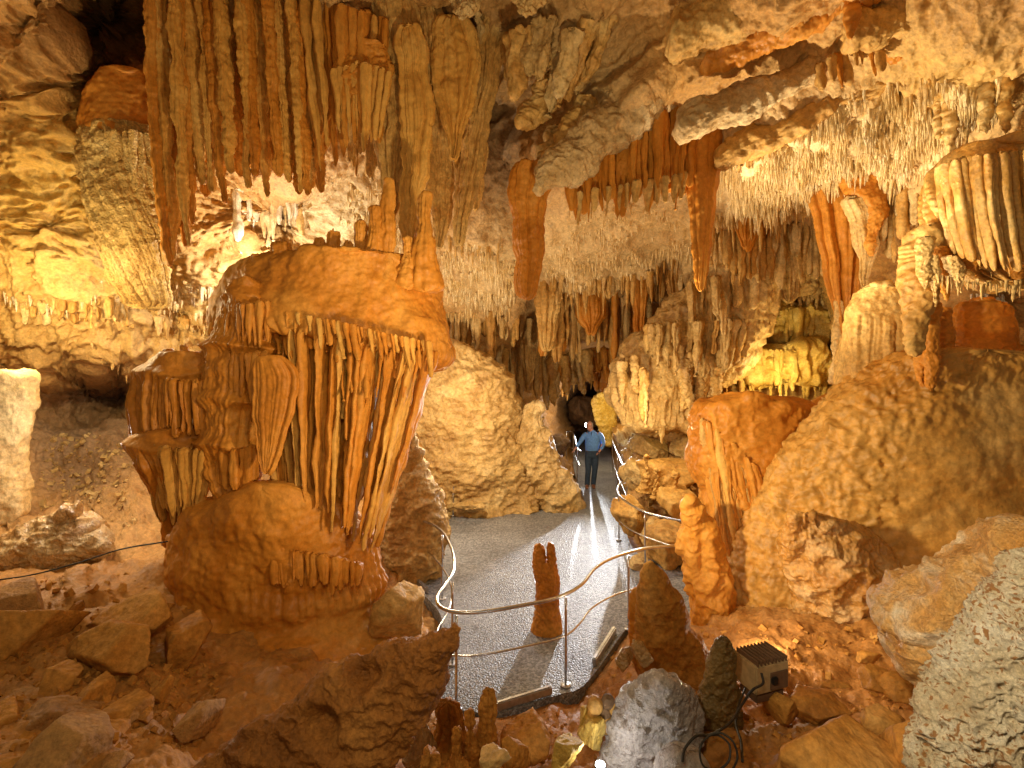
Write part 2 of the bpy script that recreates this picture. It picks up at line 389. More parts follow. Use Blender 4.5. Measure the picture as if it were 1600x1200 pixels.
# broad lumps, ledges, drips and grit
D = .20*fbm(G, .75, 3, 1)*(1-.4*fl)+.085*ridged(G, 1.7, 3, 5)*(1-fl)*(1-.5*ceil)+.06*fbm(G, 4.5, 4, 8)+.03*ridged(G, 8, 2, 19)*(1-fl)+.014*fbm(G, 18, 2, 18)
drip = ridged(G*np.array([1, 1, .16]), 2.6, 3, 21)
wallish = (1-fl)*(1-ceil)*(1-.5*leftw)
D += .10*wallish*drip*sstep(-.2, .5, fbm(G, .6, 2, 31))
# left wall: raking ledges of rough crust
led = ridged(G*np.array([.45, .6, 1.5])+.25*fbm(G, 1.1, 2, 41)[..., None], 1.5, 4, 43)
D += leftw*(.14*led+.08*ridged(G*np.array([.6, .8, 1.6]), 5, 3, 44)+.03*ridged(G*np.array([.6, .8, 1.8]), 11, 2, 45))
# left slope of the cave passage ceiling centre: hanging folds that run down to the left
cdir = (PX*math.cos(.95)+PY*math.sin(.95))                # across the folds
fold = np.sin(cdir/26+2.2*perlin(PX/170, PY/170, 0, 3)+1.2*perlin(PX/60, PY/60, 0, 6))
cm = blob(905, 110, 190, 200)
D += cm*(.26*fold+.16*(1-np.abs(np.sin(cdir/11+3*perlin(PX/110, PY/110, 0, 9))))-.06)
# right ceiling: long shallow folds and drips between them
rdir = (PY*math.cos(.42)+PX*math.sin(.42))
fold2 = np.sin(rdir/34+1.5*perlin(PX/210, PY/120, 2, 13))
rm = sstep(1060, 1180, PX)*sstep(330, 240, PY)
D += rm*(.15*fold2+.02*ridged(G, 2.4, 3, 15)+.08*(1-np.abs(np.sin(PX/11+3*perlin(PX/90, PY/70, 0, 17))))*sstep(0, .6, perlin(PX/120, PY/60, 4, 19)))
# recess ceiling: thin stacked beds
bed = blob(960, 395, 170, 60)
D += bed*.10*ridged(G*np.array([.6, 1.4, 2.5]), 2.2, 3, 51)
# small pits and popcorn on the bright ceilings
pop = blob(760, 420, 90, 60)+blob(1300, 200, 260, 110)*.8+blob(1040, 640, 60, 40)
D += np.clip(pop, 0, 1)*.05*(1-worley(G, 7, 3))
D += fl*.07*(1-worley(G, 2.6, 5))*sstep(.0, .3, fbm(G, 1.3, 2, 61))
G2 = G+Nn*D[..., None]
# never above the walkway where it lies
QX = CX+G2[..., 0]*F/G2[..., 1]; QY = HY-G2[..., 2]*F/G2[..., 1]
pd = poly_dist(QX, QY, WALK)
lim = np.where(QY > HY+60, (ZW-.10)*F/np.minimum(HY-QY, -60), 0)
need = sstep(16, 5, pd)
d2 = G2[..., 1]
dn = np.where(need > 0, np.maximum(d2, lim*need+d2*(1-need)), d2)
k = (dn/d2)[..., None]
G2 = np.where((need > 0)[..., None], G2*k, G2)
def shell_at(px, py):
    """the displaced cave surface seen at a photo pixel: its depth"""
    j = int(np.clip((px+300)/STEP, 0, len(gx)-1)); i = int(np.clip((py+300)/STEP, 0, len(gy)-1))
    return float(G2[i, j, 1])
def shell_pos(px, py):
    j = int(np.clip((px+300)/STEP, 0, len(gx)-1)); i = int(np.clip((py+300)/STEP, 0, len(gy)-1))
    return G2[i, j]
# rock colours by zone; hollows, crevice and passage mouth get darker tones
def c3(*c): return np.array(c, float)
COLR = np.zeros(PX.shape+(3,))+c3(.52, .285, .088)
def zone(w, col):
    global COLR
    w = np.clip(w, 0, 1)[..., None]; COLR = COLR*(1-w)+c3(*col)*w
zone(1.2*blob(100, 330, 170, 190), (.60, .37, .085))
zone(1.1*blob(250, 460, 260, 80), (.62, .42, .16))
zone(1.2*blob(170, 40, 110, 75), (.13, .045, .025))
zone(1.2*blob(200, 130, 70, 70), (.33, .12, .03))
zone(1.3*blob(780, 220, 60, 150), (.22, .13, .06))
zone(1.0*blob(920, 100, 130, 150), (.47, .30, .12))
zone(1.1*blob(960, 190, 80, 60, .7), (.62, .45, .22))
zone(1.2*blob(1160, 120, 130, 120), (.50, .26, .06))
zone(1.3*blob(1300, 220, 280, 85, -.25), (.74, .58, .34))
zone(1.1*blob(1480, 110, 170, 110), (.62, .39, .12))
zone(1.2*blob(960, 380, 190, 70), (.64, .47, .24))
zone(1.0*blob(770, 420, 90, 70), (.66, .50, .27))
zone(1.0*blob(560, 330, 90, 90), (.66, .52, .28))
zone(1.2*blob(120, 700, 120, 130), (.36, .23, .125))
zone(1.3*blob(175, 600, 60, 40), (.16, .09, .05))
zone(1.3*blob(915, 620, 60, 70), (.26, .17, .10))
zone(1.2*blob(1220, 520, 120, 110), (.40, .27, .08))
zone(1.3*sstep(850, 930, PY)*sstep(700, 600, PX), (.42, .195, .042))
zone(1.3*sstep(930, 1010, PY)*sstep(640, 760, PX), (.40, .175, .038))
zone(blob(1040, 780, 90, 90), (.43, .25, .10))
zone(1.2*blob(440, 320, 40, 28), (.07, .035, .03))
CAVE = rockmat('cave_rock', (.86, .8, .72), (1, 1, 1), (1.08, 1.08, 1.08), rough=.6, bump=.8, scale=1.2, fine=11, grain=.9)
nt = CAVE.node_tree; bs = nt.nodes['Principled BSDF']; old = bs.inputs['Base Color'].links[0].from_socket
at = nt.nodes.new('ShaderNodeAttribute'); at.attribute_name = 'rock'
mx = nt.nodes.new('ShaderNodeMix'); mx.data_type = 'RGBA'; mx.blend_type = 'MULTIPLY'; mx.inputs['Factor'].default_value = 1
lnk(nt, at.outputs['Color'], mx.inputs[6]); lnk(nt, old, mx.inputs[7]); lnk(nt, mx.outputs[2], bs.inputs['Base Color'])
Q = grid_faces(len(gy), len(gx), False)
qc = Q[:, 0]
fx = PX.ravel()[qc]; fy = PY.ravel()[qc]; fz = G2[..., 2].ravel()[qc]
reg = np.where((fy > 840+12*np.sin(fx/40)), 2, np.where((fy < 470) & (fx > 560) & (fz > .7), 0, 1))
reg = np.where((reg == 1) & (fx > 640) & (fx < 1100) & (fy > 700), 2, reg)
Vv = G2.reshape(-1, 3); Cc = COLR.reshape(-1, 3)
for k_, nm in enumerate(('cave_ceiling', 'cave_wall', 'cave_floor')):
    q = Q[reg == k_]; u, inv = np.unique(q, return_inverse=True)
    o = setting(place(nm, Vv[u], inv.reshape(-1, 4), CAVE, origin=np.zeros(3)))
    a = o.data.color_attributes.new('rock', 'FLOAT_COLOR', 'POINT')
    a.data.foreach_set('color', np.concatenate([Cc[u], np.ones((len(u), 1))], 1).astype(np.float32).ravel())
# ---------------------------------------------------------------- walkway: a slab of rolled grit
ASPH = bpy.data.materials.new('walkway_grit'); ASPH.use_nodes = True
nt = ASPH.node_tree; b = nt.nodes['Principled BSDF']
g = nt.nodes.new('ShaderNodeNewGeometry')
v = nt.nodes.new('ShaderNodeTexVoronoi'); v.inputs['Scale'].default_value = 42; lnk(nt, g.outputs['Position'], v.inputs['Vector'])
n = nt.nodes.new('ShaderNodeTexNoise'); n.inputs['Scale'].default_value = 70; n.inputs['Detail'].default_value = 5; lnk(nt, g.outputs['Position'], n.inputs['Vector'])
n2 = nt.nodes.new('ShaderNodeTexNoise'); n2.inputs['Scale'].default_value = 1.3; n2.inputs['Detail'].default_value = 5; lnk(nt, g.outputs['Position'], n2.inputs['Vector'])
r = nt.nodes.new('ShaderNodeValToRGB'); e = r.color_ramp.elements
e[0].position = .25; e[0].color = (.15, .158, .175, 1); e[1].position = .8; e[1].color = (.33, .34, .37, 1)
sep = nt.nodes.new('ShaderNodeSeparateColor'); lnk(nt, v.outputs['Color'], sep.inputs['Color'])
lnk(nt, sep.outputs[0], r.inputs['Fac'])
mr = nt.nodes.new('ShaderNodeMapRange'); mr.inputs['From Min'].default_value = .3; mr.inputs['From Max'].default_value = .7; mr.inputs['To Min'].default_value = .7; mr.inputs['To Max'].default_value = 1.2
lnk(nt, n2.outputs['Fac'], mr.inputs['Value'])
mm = nt.nodes.new('ShaderNodeMix'); mm.data_type = 'RGBA'; mm.blend_type = 'MULTIPLY'; mm.inputs['Factor'].default_value = 1
lnk(nt, r.outputs['Color'], mm.inputs[6]); lnk(nt, mr.outputs[0], mm.inputs[7]); lnk(nt, mm.outputs[2], b.inputs['Base Color'])
bp = nt.nodes.new('ShaderNodeBump'); bp.inputs['Strength'].default_value = .8; bp.inputs['Distance'].default_value = .016
ad = nt.nodes.new('ShaderNodeMath'); ad.operation = 'MULTIPLY_ADD'; ad.inputs[1].default_value = -1.2
lnk(nt, v.outputs['Distance'], ad.inputs[0]); lnk(nt, n.outputs['Fac'], ad.inputs[2]); lnk(nt, ad.outputs[0], bp.inputs['Height']); lnk(nt, bp.outputs['Normal'], b.inputs['Normal'])
b.inputs['Roughness'].default_value = .42; b.inputs['Specular IOR Level'].default_value = .6
bm = bmesh.new()
wp = smooth_path([on_z(x, y, ZW) for x, y in WALK+WALK[:1]], 4)[:-1]
top = [bm.verts.new(p) for p in wp]; bot = [bm.verts.new((p[0], p[1], p[2]-.35)) for p in wp]
ft = bm.faces.new(top)
for i in range(len(wp)):
    j = (i+1) % len(wp); bm.faces.new((top[i], bot[i], bot[j], top[j]))
bmesh.ops.recalc_face_normals(bm, faces=bm.faces[:])
bmesh.ops.triangulate(bm, faces=[ft])
setting(bm_obj('walkway', bm, ASPH))
# ================================================================ flowstone, columns, draperies
def rough_disp(a=.05, f=2.2, seed=0, fine=.012):
    return lambda G, s, t, th: a*fbm(G, f, 4, seed)+fine*fbm(G, f*7, 2, seed+5)
def flute_disp(width, amp, y0, y1=None, seed=0, rough=.03, f=1.6, tilt=0.0, lips=(), wig=.35, fine=.01, lo=.35, ragged=14):
    """smooth above row y0, round pipes below it; lips: (row, size m, height px) rounded ledges"""
    def fn(G, s, t, th):
        z = G[..., 2]
        yy = t+ragged*perlin(s*4, 0*s, 1.3, seed+2)
        k = sstep(y0-10, y0+22, yy)
        if y1 is not None: k = k*sstep(y1+15, y1-15, yy)
        ss = s+tilt*z
        h = flutes(ss, z, width, seed, wig, lo)+.35*flutes(ss, z, width*.37, seed+7, wig, lo)
        d = amp*k*(h-.45)+rough*fbm(G, f, 4, seed+3)+fine*fbm(G, f*6, 3, seed+8)
        for (r, a, hh) in lips:
            d = d+a*np.exp(-np.abs((yy-r)/hh)**1.6)*(.7+.5*perlin(s*3, 0*s, r*.1, seed+4))
        return d
    return fn
def form(name, mat, rows, d, parent=None, **k):
    V, Q = loft(rows, d, **k)
    return place(name, V, Q, mat, parent)
def solo(name, label, cat, mat, rows, d, group=None, **k):
    return tag(form(name, mat, rows, d, None, **k), label, cat, group)
def spike_rows(x, y0, y1, w0, w1, lean=0):
    return [(y0, x-w0/2+lean, x+w0/2+lean), (y0+(y1-y0)*.35, x-w0*.52+lean*.6, x+w0*.56+lean*.6), (y0+(y1-y0)*.75, x-w0*.3-w1*.25, x+w0*.3+w1*.25), (y1, x-w1/2, x+w1/2)]

# ---- the great ochre column left of the walkway
lc = thing('flowstone_column', 'huge ochre flowstone column with pleated curtain and stub spikes on top, left of the walkway', 'flowstone column', P(470, 1000, 5.9))
form('base_mound', OCHRE, [(762, 385, 440), (775, 345, 520), (800, 297, 560), (835, 272, 583), (880, 267, 590), (925, 276, 592), (970, 274, 600, 5.0), (1020, 250, 612, 4.72), (1090, 215, 630, 4.35), (1180, 180, 640, 3.95)], 5.15, lc, ratio=.55, nv=220, nu=380,
     disp=lambda G, s, t, th: .09*fbm(G, 1.2, 4, 3)+.02*ridged(G, 3.5, 3, 5)+.012*fbm(G, 14, 3, 4)+.06*(flutes(s, G[..., 2], .085, 5, .5)-.4)*sstep(842, 885, t+14*perlin(s*3, 0, 1, 2))*sstep(940, 915, t+16*perlin(s*5, 0, 3, 2))*sstep(-.35, .1, s)+.06*np.exp(-((t-915+8*perlin(s*4, 0, 2, 6))/18)**2)*sstep(-.35, .1, s))
form('curtain', OCHRE, [(392, 470, 610), (404, 425, 648), (420, 384, 668), (445, 364, 682), (480, 356, 688), (520, 368, 691), (560, 392, 690), (620, 402, 676), (680, 410, 656), (740, 424, 632), (790, 442, 610), (830, 478, 594, 5.5), (875, 510, 580, 5.85)], 5.35, lc, ratio=.62, nv=340, nu=520, rag=5,
     disp=lambda G, s, t, th: (lambda lip: .08*fbm(G, 1.2, 3, 3)+.012*ridged(G, 3.2, 3, 6)+.014*fbm(G, 12, 4, 4)-.06*np.exp(-(worley(G, 2.2, 8)/.16)**2)+.10*np.exp(-((t-lip+18)/38)**2)
        +sstep(4, 40, t-lip)*(-.42+.08*flutes(s+.12*G[..., 2], G[..., 2], .1, 5, .5))+.07*np.exp(-((t-lip-4)/16)**2)*flutes(s, G[..., 2], .06, 12, .3))(505+(s+.9)*24+16*perlin(s*3.5, 0, 1, 2)+10*perlin(s*11, 0, 1, 4)))
pleats(lc, 'pleat', OCHRE, [(388, 852, 5.3), (440, 856, 5.16), (500, 866, 5.14), (560, 880, 5.25)], [(392, 905, 5.3), (440, 925, 5.13), (500, 935, 5.1), (560, 930, 5.25)], 24, 13, seed=20, vary=.4, blunt=.5, dj=.03, nv=50, bump=.02)
LIP = [(404, 500, 5.56), (450, 508, 5.36), (510, 522, 5.27), (570, 536, 5.27), (630, 550, 5.36), (684, 556, 5.64)]
BOT = [(434, 790, 5.5), (470, 805, 5.34), (520, 836, 5.28), (560, 860, 5.30), (588, 868, 5.5)]
pleats(lc, 'blade', [OCHRE, OCHRE, LOCH], LIP, BOT, 34, 15, seed=1, ratio=2.6, vary=.1, blunt=.4, nv=140, nu=36, short=.2, wig=3.5, dj=.16, bump=.022, sq=1.45)
pleats(lc, 'drip', OCHRE, [(x, y-6, d+.04) for x, y, d in LIP], [(418, 590, 5.3), (500, 625, 5.05), (580, 645, 5.05), (668, 655, 5.4)], 34, 9, seed=2, ratio=1.8, vary=.75, blunt=.15, nv=70, nu=24, wig=3, dj=.07, bump=.02, sq=1.6)
pleats(lc, 'drip', [OCHRE, LOCH], [(414, 484, 5.34), (470, 490, 5.2), (530, 502, 5.14), (600, 520, 5.14), (672, 534, 5.36)], [(412, 540, 5.3), (470, 548, 5.1), (540, 564, 5.04), (610, 580, 5.06), (676, 590, 5.3)], 34, 8, seed=3, ratio=1.5, vary=.75, blunt=.15, nv=50, nu=24, wig=2, dj=.06, bump=.02, sq=1.6)
pleats(lc, 'pleat', OCHRE, [(228, 588, 5.5), (270, 592, 5.3), (330, 596, 5.35)], [(222, 672, 5.5), (270, 682, 5.35), (335, 684, 5.4)], 15, 11, seed=4, ratio=1.8, sq=1.6, vary=.2, blunt=.8, dj=.04)
pleats(lc, 'pleat', LOCH, [(216, 690, 5.5), (262, 698, 5.2), (338, 702, 5.3)], [(248, 818, 5.7), (275, 830, 5.5), (318, 800, 5.5)], 22, 9, seed=5, ratio=1.8, sq=1.6, vary=.3, blunt=.6, dj=.05, bump=.02)
pleats(lc, 'pleat', OCHRE, [(352, 470, 5.3), (385, 474, 5.15), (420, 470, 5.2)], [(346, 540, 5.3), (384, 552, 5.16), (420, 548, 5.2)], 8, 10, seed=6, vary=.3, dj=.03)
pleats(lc, 'pleat', OCHRE, [(346, 546, 5.3), (384, 552, 5.12), (420, 548, 5.2)], [(338, 625, 5.3), (380, 640, 5.14), (414, 640, 5.2)], 8, 11, seed=7, vary=.3, dj=.03)
pleats(lc, 'pleat', OCHRE, [(336, 694, 5.3), (368, 700, 5.12), (405, 696, 5.2)], [(338, 765, 5.34), (368, 780, 5.2), (396, 778, 5.25)], 7, 12, seed=8, vary=.3, dj=.03)
form('drapery', OCHRE, [(556, 400, 440), (590, 396, 462), (640, 397, 456), (690, 403, 440), (722, 411, 428), (738, 416, 421)], 4.98, lc, ratio=.35, nv=120, nu=140, rag=3, disp=flute_disp(.09, .05, 560, seed=4, rough=.02))
form('side_tier', OCHRE, [(432, 372, 395), (445, 358, 415), (480, 350, 425), (530, 342, 428), (600, 334, 425), (640, 333, 415), (690, 330, 408), (740, 332, 402), (790, 345, 400)], 5.25, lc, ratio=.9, nv=240, nu=220, rag=4,
     disp=flute_disp(.12, .06, 470, seed=11, rough=.07, wig=.2, fine=.02, lips=((466, .07, 9), (541, .10, 8), (622, .09, 9), (690, .10, 9)), ragged=8))
form('upper_tier', OCHRE, [(548, 262, 318), (560, 240, 345), (590, 222, 352), (640, 218, 352), (700, 222, 348)], 5.45, lc, ratio=.75, nv=150, nu=240, rag=3,
     disp=flute_disp(.07, .10, 585, seed=14, rough=.03, lips=((582, .08, 9),), ragged=7))
form('lower_tier', OCHRE, [(668, 228, 332), (680, 214, 340), (692, 212, 343), (715, 226, 330), (760, 246, 318, 5.6), (800, 262, 306, 5.7), (850, 270, 300, 5.8)], 5.35, lc, ratio=.85, nv=170, nu=260, rag=3,
     disp=flute_disp(.062, .12, 694, seed=15, rough=.02, lips=((690, .09, 8),), ragged=5, wig=.6))
for i, (x, y0, y1, w0, w1, ln) in enumerate([(438, 380, 418, 22, 40, 0), (498, 372, 424, 16, 40, 3), (517, 360, 425, 20, 36, 2), (584, 322, 450, 22, 128, 4), (562, 346, 450, 14, 80, 2), (607, 278, 440, 16, 36, 0), (662, 298, 455, 20, 66, 4), (636, 370, 450, 16, 60, 0), (545, 380, 440, 14, 60, 0), (470, 388, 430, 14, 46, 0), (402, 398, 425, 16, 34, 0), (545, 392, 430, 12, 30, 0), (640, 395, 440, 14, 40, 0)]):
    form('spike', OCHRE, spike_rows(x, y0, y1, w0, w1, ln), 5.45+.12*hsh(i, 2), lc, ratio=.9, nv=70, nu=60, rag=4, seed=i, disp=flute_disp(.06, .025, 300, seed=i, rough=.03, f=3))
for i, (x, y0, y1, w0, w1) in enumerate([(262, 545, 585, 14, 24), (290, 538, 580, 14, 26), (318, 548, 580, 9, 20), (345, 520, 560, 10, 22), (332, 505, 560, 8, 18)]):
    form('stub', OCHRE, spike_rows(x, y0, y1, w0, w1), 5.5+.1*hsh(i, 5), lc, ratio=.9, nv=40, nu=40, rag=3, seed=i+30, disp=rough_disp(.04, 4, i))

# ---- the ochre mound at the right with its pillar
rmnd = thing('flowstone_mound', 'broad smooth orange flowstone mound with pitted cream flank, right of the railing', 'flowstone mound', P(1400, 1000, 6.5))
def mound_disp(G, s, t, th):
    xl = (np.interp(t, [548, 562, 600, 650, 700, 760, 820, 900, 1060], [1440, 1402, 1352, 1298, 1246, 1194, 1161, 1143, 1165])-CX)*6.9/F
    k = sstep(1.35, .25, G[..., 0]-xl+.7*fbm(G, .9, 3, 6))
    return .13*fbm(G, .6, 2, 41)+.02*fbm(G, 2.4, 2, 43)+.012*fbm(G, 9, 3, 42)+.012*ridged(G, 2.2, 3, 46)+.02*fbm(G*np.array([.5, 1, 1.4]), 1.6, 3, 48)+k*(.05*(1-worley(G+.1*fbm(G, 3, 2, 8)[..., None], 8, 4))+.03*fbm(G, 6, 4, 44)+.025*ridged(G*np.array([1, 1, .5]), 9, 3, 47))
form('body', rockmat('mound_stone', (.46, .21, .035), (.59, .32, .075), (.68, .46, .18), rough=.5, bump=.4, scale=.5, fine=24), [(548, 1440, 1640), (562, 1402, 1720), (600, 1352, 1780), (650, 1298, 1810), (700, 1246, 1830), (760, 1194, 1840), (820, 1161, 1840), (900, 1143, 1840), (960, 1141, 1840), (1010, 1152, 1830), (1060, 1170, 1800)], 5.6, rmnd, ratio=.42, nv=330, nu=520, rag=5, sq=2.3, disp=mound_disp)
form('pillar', BUFF, [(444, 1350, 1405), (455, 1336, 1426), (480, 1327, 1433), (540, 1322, 1434), (600, 1318, 1440), (650, 1310, 1450)], 6.2, rmnd, ratio=.9, nv=170, nu=220, rag=4, disp=flute_disp(.12, .06, 500, seed=21, rough=.05, f=2))
form('pillar', OCHRE, [(468, 1508, 1560), (482, 1500, 1574), (540, 1494, 1578), (590, 1488, 1585)], 6.4, rmnd, ratio=.9, nv=100, nu=140, rag=3, disp=rough_disp(.05, 2.2, 23))
form('ridge', OCHRE, [(1150, 690, 715), (1185, 672, 735), (1220, 655, 745), (1270, 632, 740), (1325, 600, 720), (1370, 575, 700), (1420, 560, 690)], 6.95, rmnd, axis='x', ratio=.8, nv=150, nu=160, rag=3, disp=rough_disp(.05, 1.6, 24))
form('foot', rockmat('foot_stone', (.4, .17, .03), (.5, .25, .055), (.62, .42, .2), rough=.34, bump=.9, scale=1.6, fine=9, spec=.7), [(800, 1245, 1275), (815, 1232, 1310), (850, 1228, 1360), (900, 1238, 1405), (950, 1250, 1425), (1000, 1262, 1440), (1040, 1275, 1450)], 5.4, rmnd, ratio=.5, nv=190, nu=260, rag=6, disp=lambda G, s, t, th: .09*fbm(G, 1.8, 4, 25)+.05*ridged(G, 4, 3, 26))

# ---- leaning pleated flowstone between mound and walkway
lf = thing('leaning_flowstone', 'tall leaning orange flowstone block with cream pleats down its left edge, beside the right railing', 'flowstone', P(1150, 970, 6.6))
form('body', OCHRE, [(618, 1168, 1186), (626, 1128, 1226), (636, 1098, 1256), (660, 1088, 1276), (700, 1087, 1284), (760, 1100, 1290), (820, 1118, 1284), (880, 1128, 1270), (940, 1124, 1250), (1000, 1118, 1240)], 6.75, lf, ratio=.6, nv=260, nu=320, rag=5, sq=2.6, disp=lambda G, s, t, th: .08*fbm(G, 1.3, 4, 33)+.04*ridged(G, 2.6, 3, 34)+.012*fbm(G, 14, 2, 5)+.05*(flutes(s+.3*G[..., 2], G[..., 2], .12, 33, .4)-.4)*sstep(680, 740, t))
form('root', OCHRE, [(782, 1074, 1082), (800, 1071, 1096), (835, 1070, 1112), (880, 1073, 1128), (935, 1082, 1138), (1000, 1088, 1144)], 6.3, lf, ratio=.9, nv=150, nu=140, rag=7, disp=lambda G, s, t, th: .04*fbm(G, 2, 4, 35)+.05*ridged(G*np.array([1, 1, .6]), 5, 3, 6)+.03*(1-worley(G, 8, 6)))
pleats(lf, 'pleat', [LOCH, OCHRE, OCHRE, BUFF], [(1092, 650, 7.05), (1112, 662, 6.91), (1142, 690, 6.82), (1180, 730, 6.74)], [(1138, 945, 6.92), (1160, 975, 6.78), (1195, 970, 6.7), (1240, 930, 6.65)], 34, 9, seed=16, ratio=1.6, vary=.4, sq=1.6, blunt=.15, nv=120, nu=28, dj=.05, bump=.03)

# ---- curtain of long pipes, upper left
pc = thing('drapery_curtain', 'long orange curtain of stone pipes hanging from the roof above the big column', 'stone curtain', P(400, 0, 6.6))
_rs = np.random.RandomState(77); x = 238.0; i = 0
while x < 500:
    w_ = _rs.uniform(8, 15); b_ = [430, 395, 330, 310, 300, 300][min(5, int((x-238)/26))]*_rs.uniform(.86, 1.02) if x > 262 else 425*_rs.uniform(.93, 1)
    ln = _rs.uniform(8, 24)*(1-(x-238)/420); dd = 6.45+_rs.uniform(-.22, .3)
    rows = [(-60, x-10, x+w_-6), (b_*.3, x-4, x+w_+1), (b_*.6, x+ln*.3, x+w_+ln*.35), (b_*.86, x+ln*.75+1, x+w_*.9+ln*.8), (b_*.97, x+ln+2, x+w_*.7+ln), (b_, x+w_*.5+ln-1, x+w_*.5+ln+1)]
    form('pipe', [OCHRE, LOCH][i % 2], rows, dd, pc, ratio=1.7, nv=190, nu=60, rag=4, seed=i, disp=flute_disp(.05, .03, -200, seed=i+60, rough=.03, f=2.6, fine=.014))
    x += w_+_rs.uniform(-3, 5); i += 1
pleats(pc, 'pipe', [OCHRE, LOCH], [(470, -10, 6.35), (540, 10, 6.2), (605, 30, 6.3)], [(500, 285, 6.6), (545, 240, 6.35), (592, 235, 6.4)], 18, 14, seed=50, ratio=1.5, vary=.3, blunt=.3, nv=120, nu=34, dj=.14, wig=4, bump=.025)
pleats(pc, 'pipe', [LOCH], [(520, 110, 6.2), (565, 96, 6.1), (612, 112, 6.2)], [(528, 225, 6.35), (565, 245, 6.25), (592, 225, 6.3)], 10, 13, seed=51, ratio=1.3, vary=.3, blunt=.3, nv=80, nu=30, dj=.06, wig=3, bump=.02)
form('backing', OCHRE, [(-60, 235, 545), (60, 240, 548), (160, 262, 540), (205, 300, 520), (235, 340, 500), (255, 380, 470)], 7.1, pc, ratio=.22, nv=160, nu=260, rag=8, disp=flute_disp(.12, .14, -200, seed=71, rough=.05))
form('cap', OCHRE, [(66, 560, 600), (90, 532, 612), (108, 525, 616), (128, 530, 604), (150, 545, 590)], 6.2, pc, ratio=.6, nv=80, nu=140, rag=4, disp=rough_disp(.06, 2.4, 74, .02))

# ---- fluted panel on the left wall
pn = thing('fluted_flowstone', 'yellow fluted flowstone panel under a smooth dome on the left wall', 'flowstone', P(190, 420, 7.8))
form('dome', OCHRE, [(112, 165, 230), (135, 148, 250), (165, 136, 255), (195, 130, 258), (215, 135, 255)], 7.1, pn, ratio=.7, nv=90, nu=160, rag=3, disp=rough_disp(.05, 1.8, 51))
form('skirt', rockmat('panel_stone', (.5, .29, .075), (.64, .42, .13), (.72, .53, .22), rough=.5, bump=.9, scale=1.6, fine=13, bdist=.05), [(192, 140, 236), (205, 127, 246), (240, 126, 250), (290, 132, 252), (340, 142, 254), (390, 156, 256), (430, 172, 260, 7.4), (480, 196, 262, 8.1)], 7.1, pn, ratio=.45, nv=220, nu=260, rag=4, disp=flute_disp(.13, .06, 200, seed=52, rough=.04, tilt=.22, fine=.03))
pleats(pn, 'pleat', bpy.data.materials['panel_stone'], [(130, 210, 7.2), (165, 204, 7.0), (205, 202, 6.98), (245, 212, 7.15)], [(160, 420, 7.6), (195, 470, 7.6), (225, 440, 7.5), (254, 400, 7.5)], 13, 13, seed=13, ratio=1.0, vary=.3, blunt=.3, nv=110, nu=30, dj=.03, bump=.035)

# ---- pendants under the middle of the roof
pend = [
 ([(-30, 585, 650), (60, 592, 652), (120, 584, 646), (200, 590, 640), (280, 600, 628), (330, 606, 616), (350, 609, 612)], 6.5, 'long ribbed stone pendant between the pipe curtain and the roof crevice', .9, 7),
 ([(40, 626, 652), (70, 620, 664), (130, 626, 668), (180, 634, 676), (240, 634, 670), (300, 632, 660), (360, 636, 650), (392, 641, 645)], 6.3, 'pale ridged pendant whose tip hangs beside the thinnest column spike', .9, 6),
 ([(30, 690, 725), (48, 680, 738), (90, 676, 746), (130, 678, 740), (175, 688, 732), (215, 700, 722), (248, 708, 712)], 6.6, 'broad triangular stone drapery with one sharp tip below the roof', .4, 3),
 ([(10, 650, 682), (60, 652, 690), (120, 655, 684), (170, 660, 676), (205, 666, 669)], 6.7, 'short dull brown pendant left of the triangular drapery', .7, 4),
 ([(-20, 742, 790), (30, 745, 800), (70, 742, 786), (110, 748, 775), (160, 736, 768), (230, 724, 758), (300, 716, 745), (355, 712, 730), (380, 716, 722)], 7.0, 'tall tan rib running down beside the dark roof crevice', .7, 7),
 ([(-30, 700, 745), (0, 702, 742), (18, 706, 736), (30, 716, 726)], 6.0, 'pale knobbly rock stub at the top edge of the picture, left of centre', .8, 4),
 ([(-40, 798, 850), (-5, 800, 848), (12, 806, 838), (22, 814, 826)], 5.8, 'pinkish knobbly rock stub at the top edge above the crevice', .8, 4),
 ([(150, 655, 690), (220, 668, 700), (300, 672, 702), (350, 676, 696), (385, 682, 688)], 7.4, 'thin shadowed drapery hanging behind the triangular one', .5, 5),
]
for i, (rows, d, lab, ra, rg) in enumerate(pend):
    t_ = i in (5, 6)
    solo('roof_pendant', lab, 'pendant', TAN if t_ else LOCH if i in (1, 2) else BUFF, rows, d, 'pendants under the middle of the roof', ratio=ra, nv=180, nu=150, rag=rg, seed=i+9,
         disp=rough_disp(.1, 3, i, .03) if t_ else flute_disp(.10, .09, -100, seed=80+i, rough=.05, wig=.6))

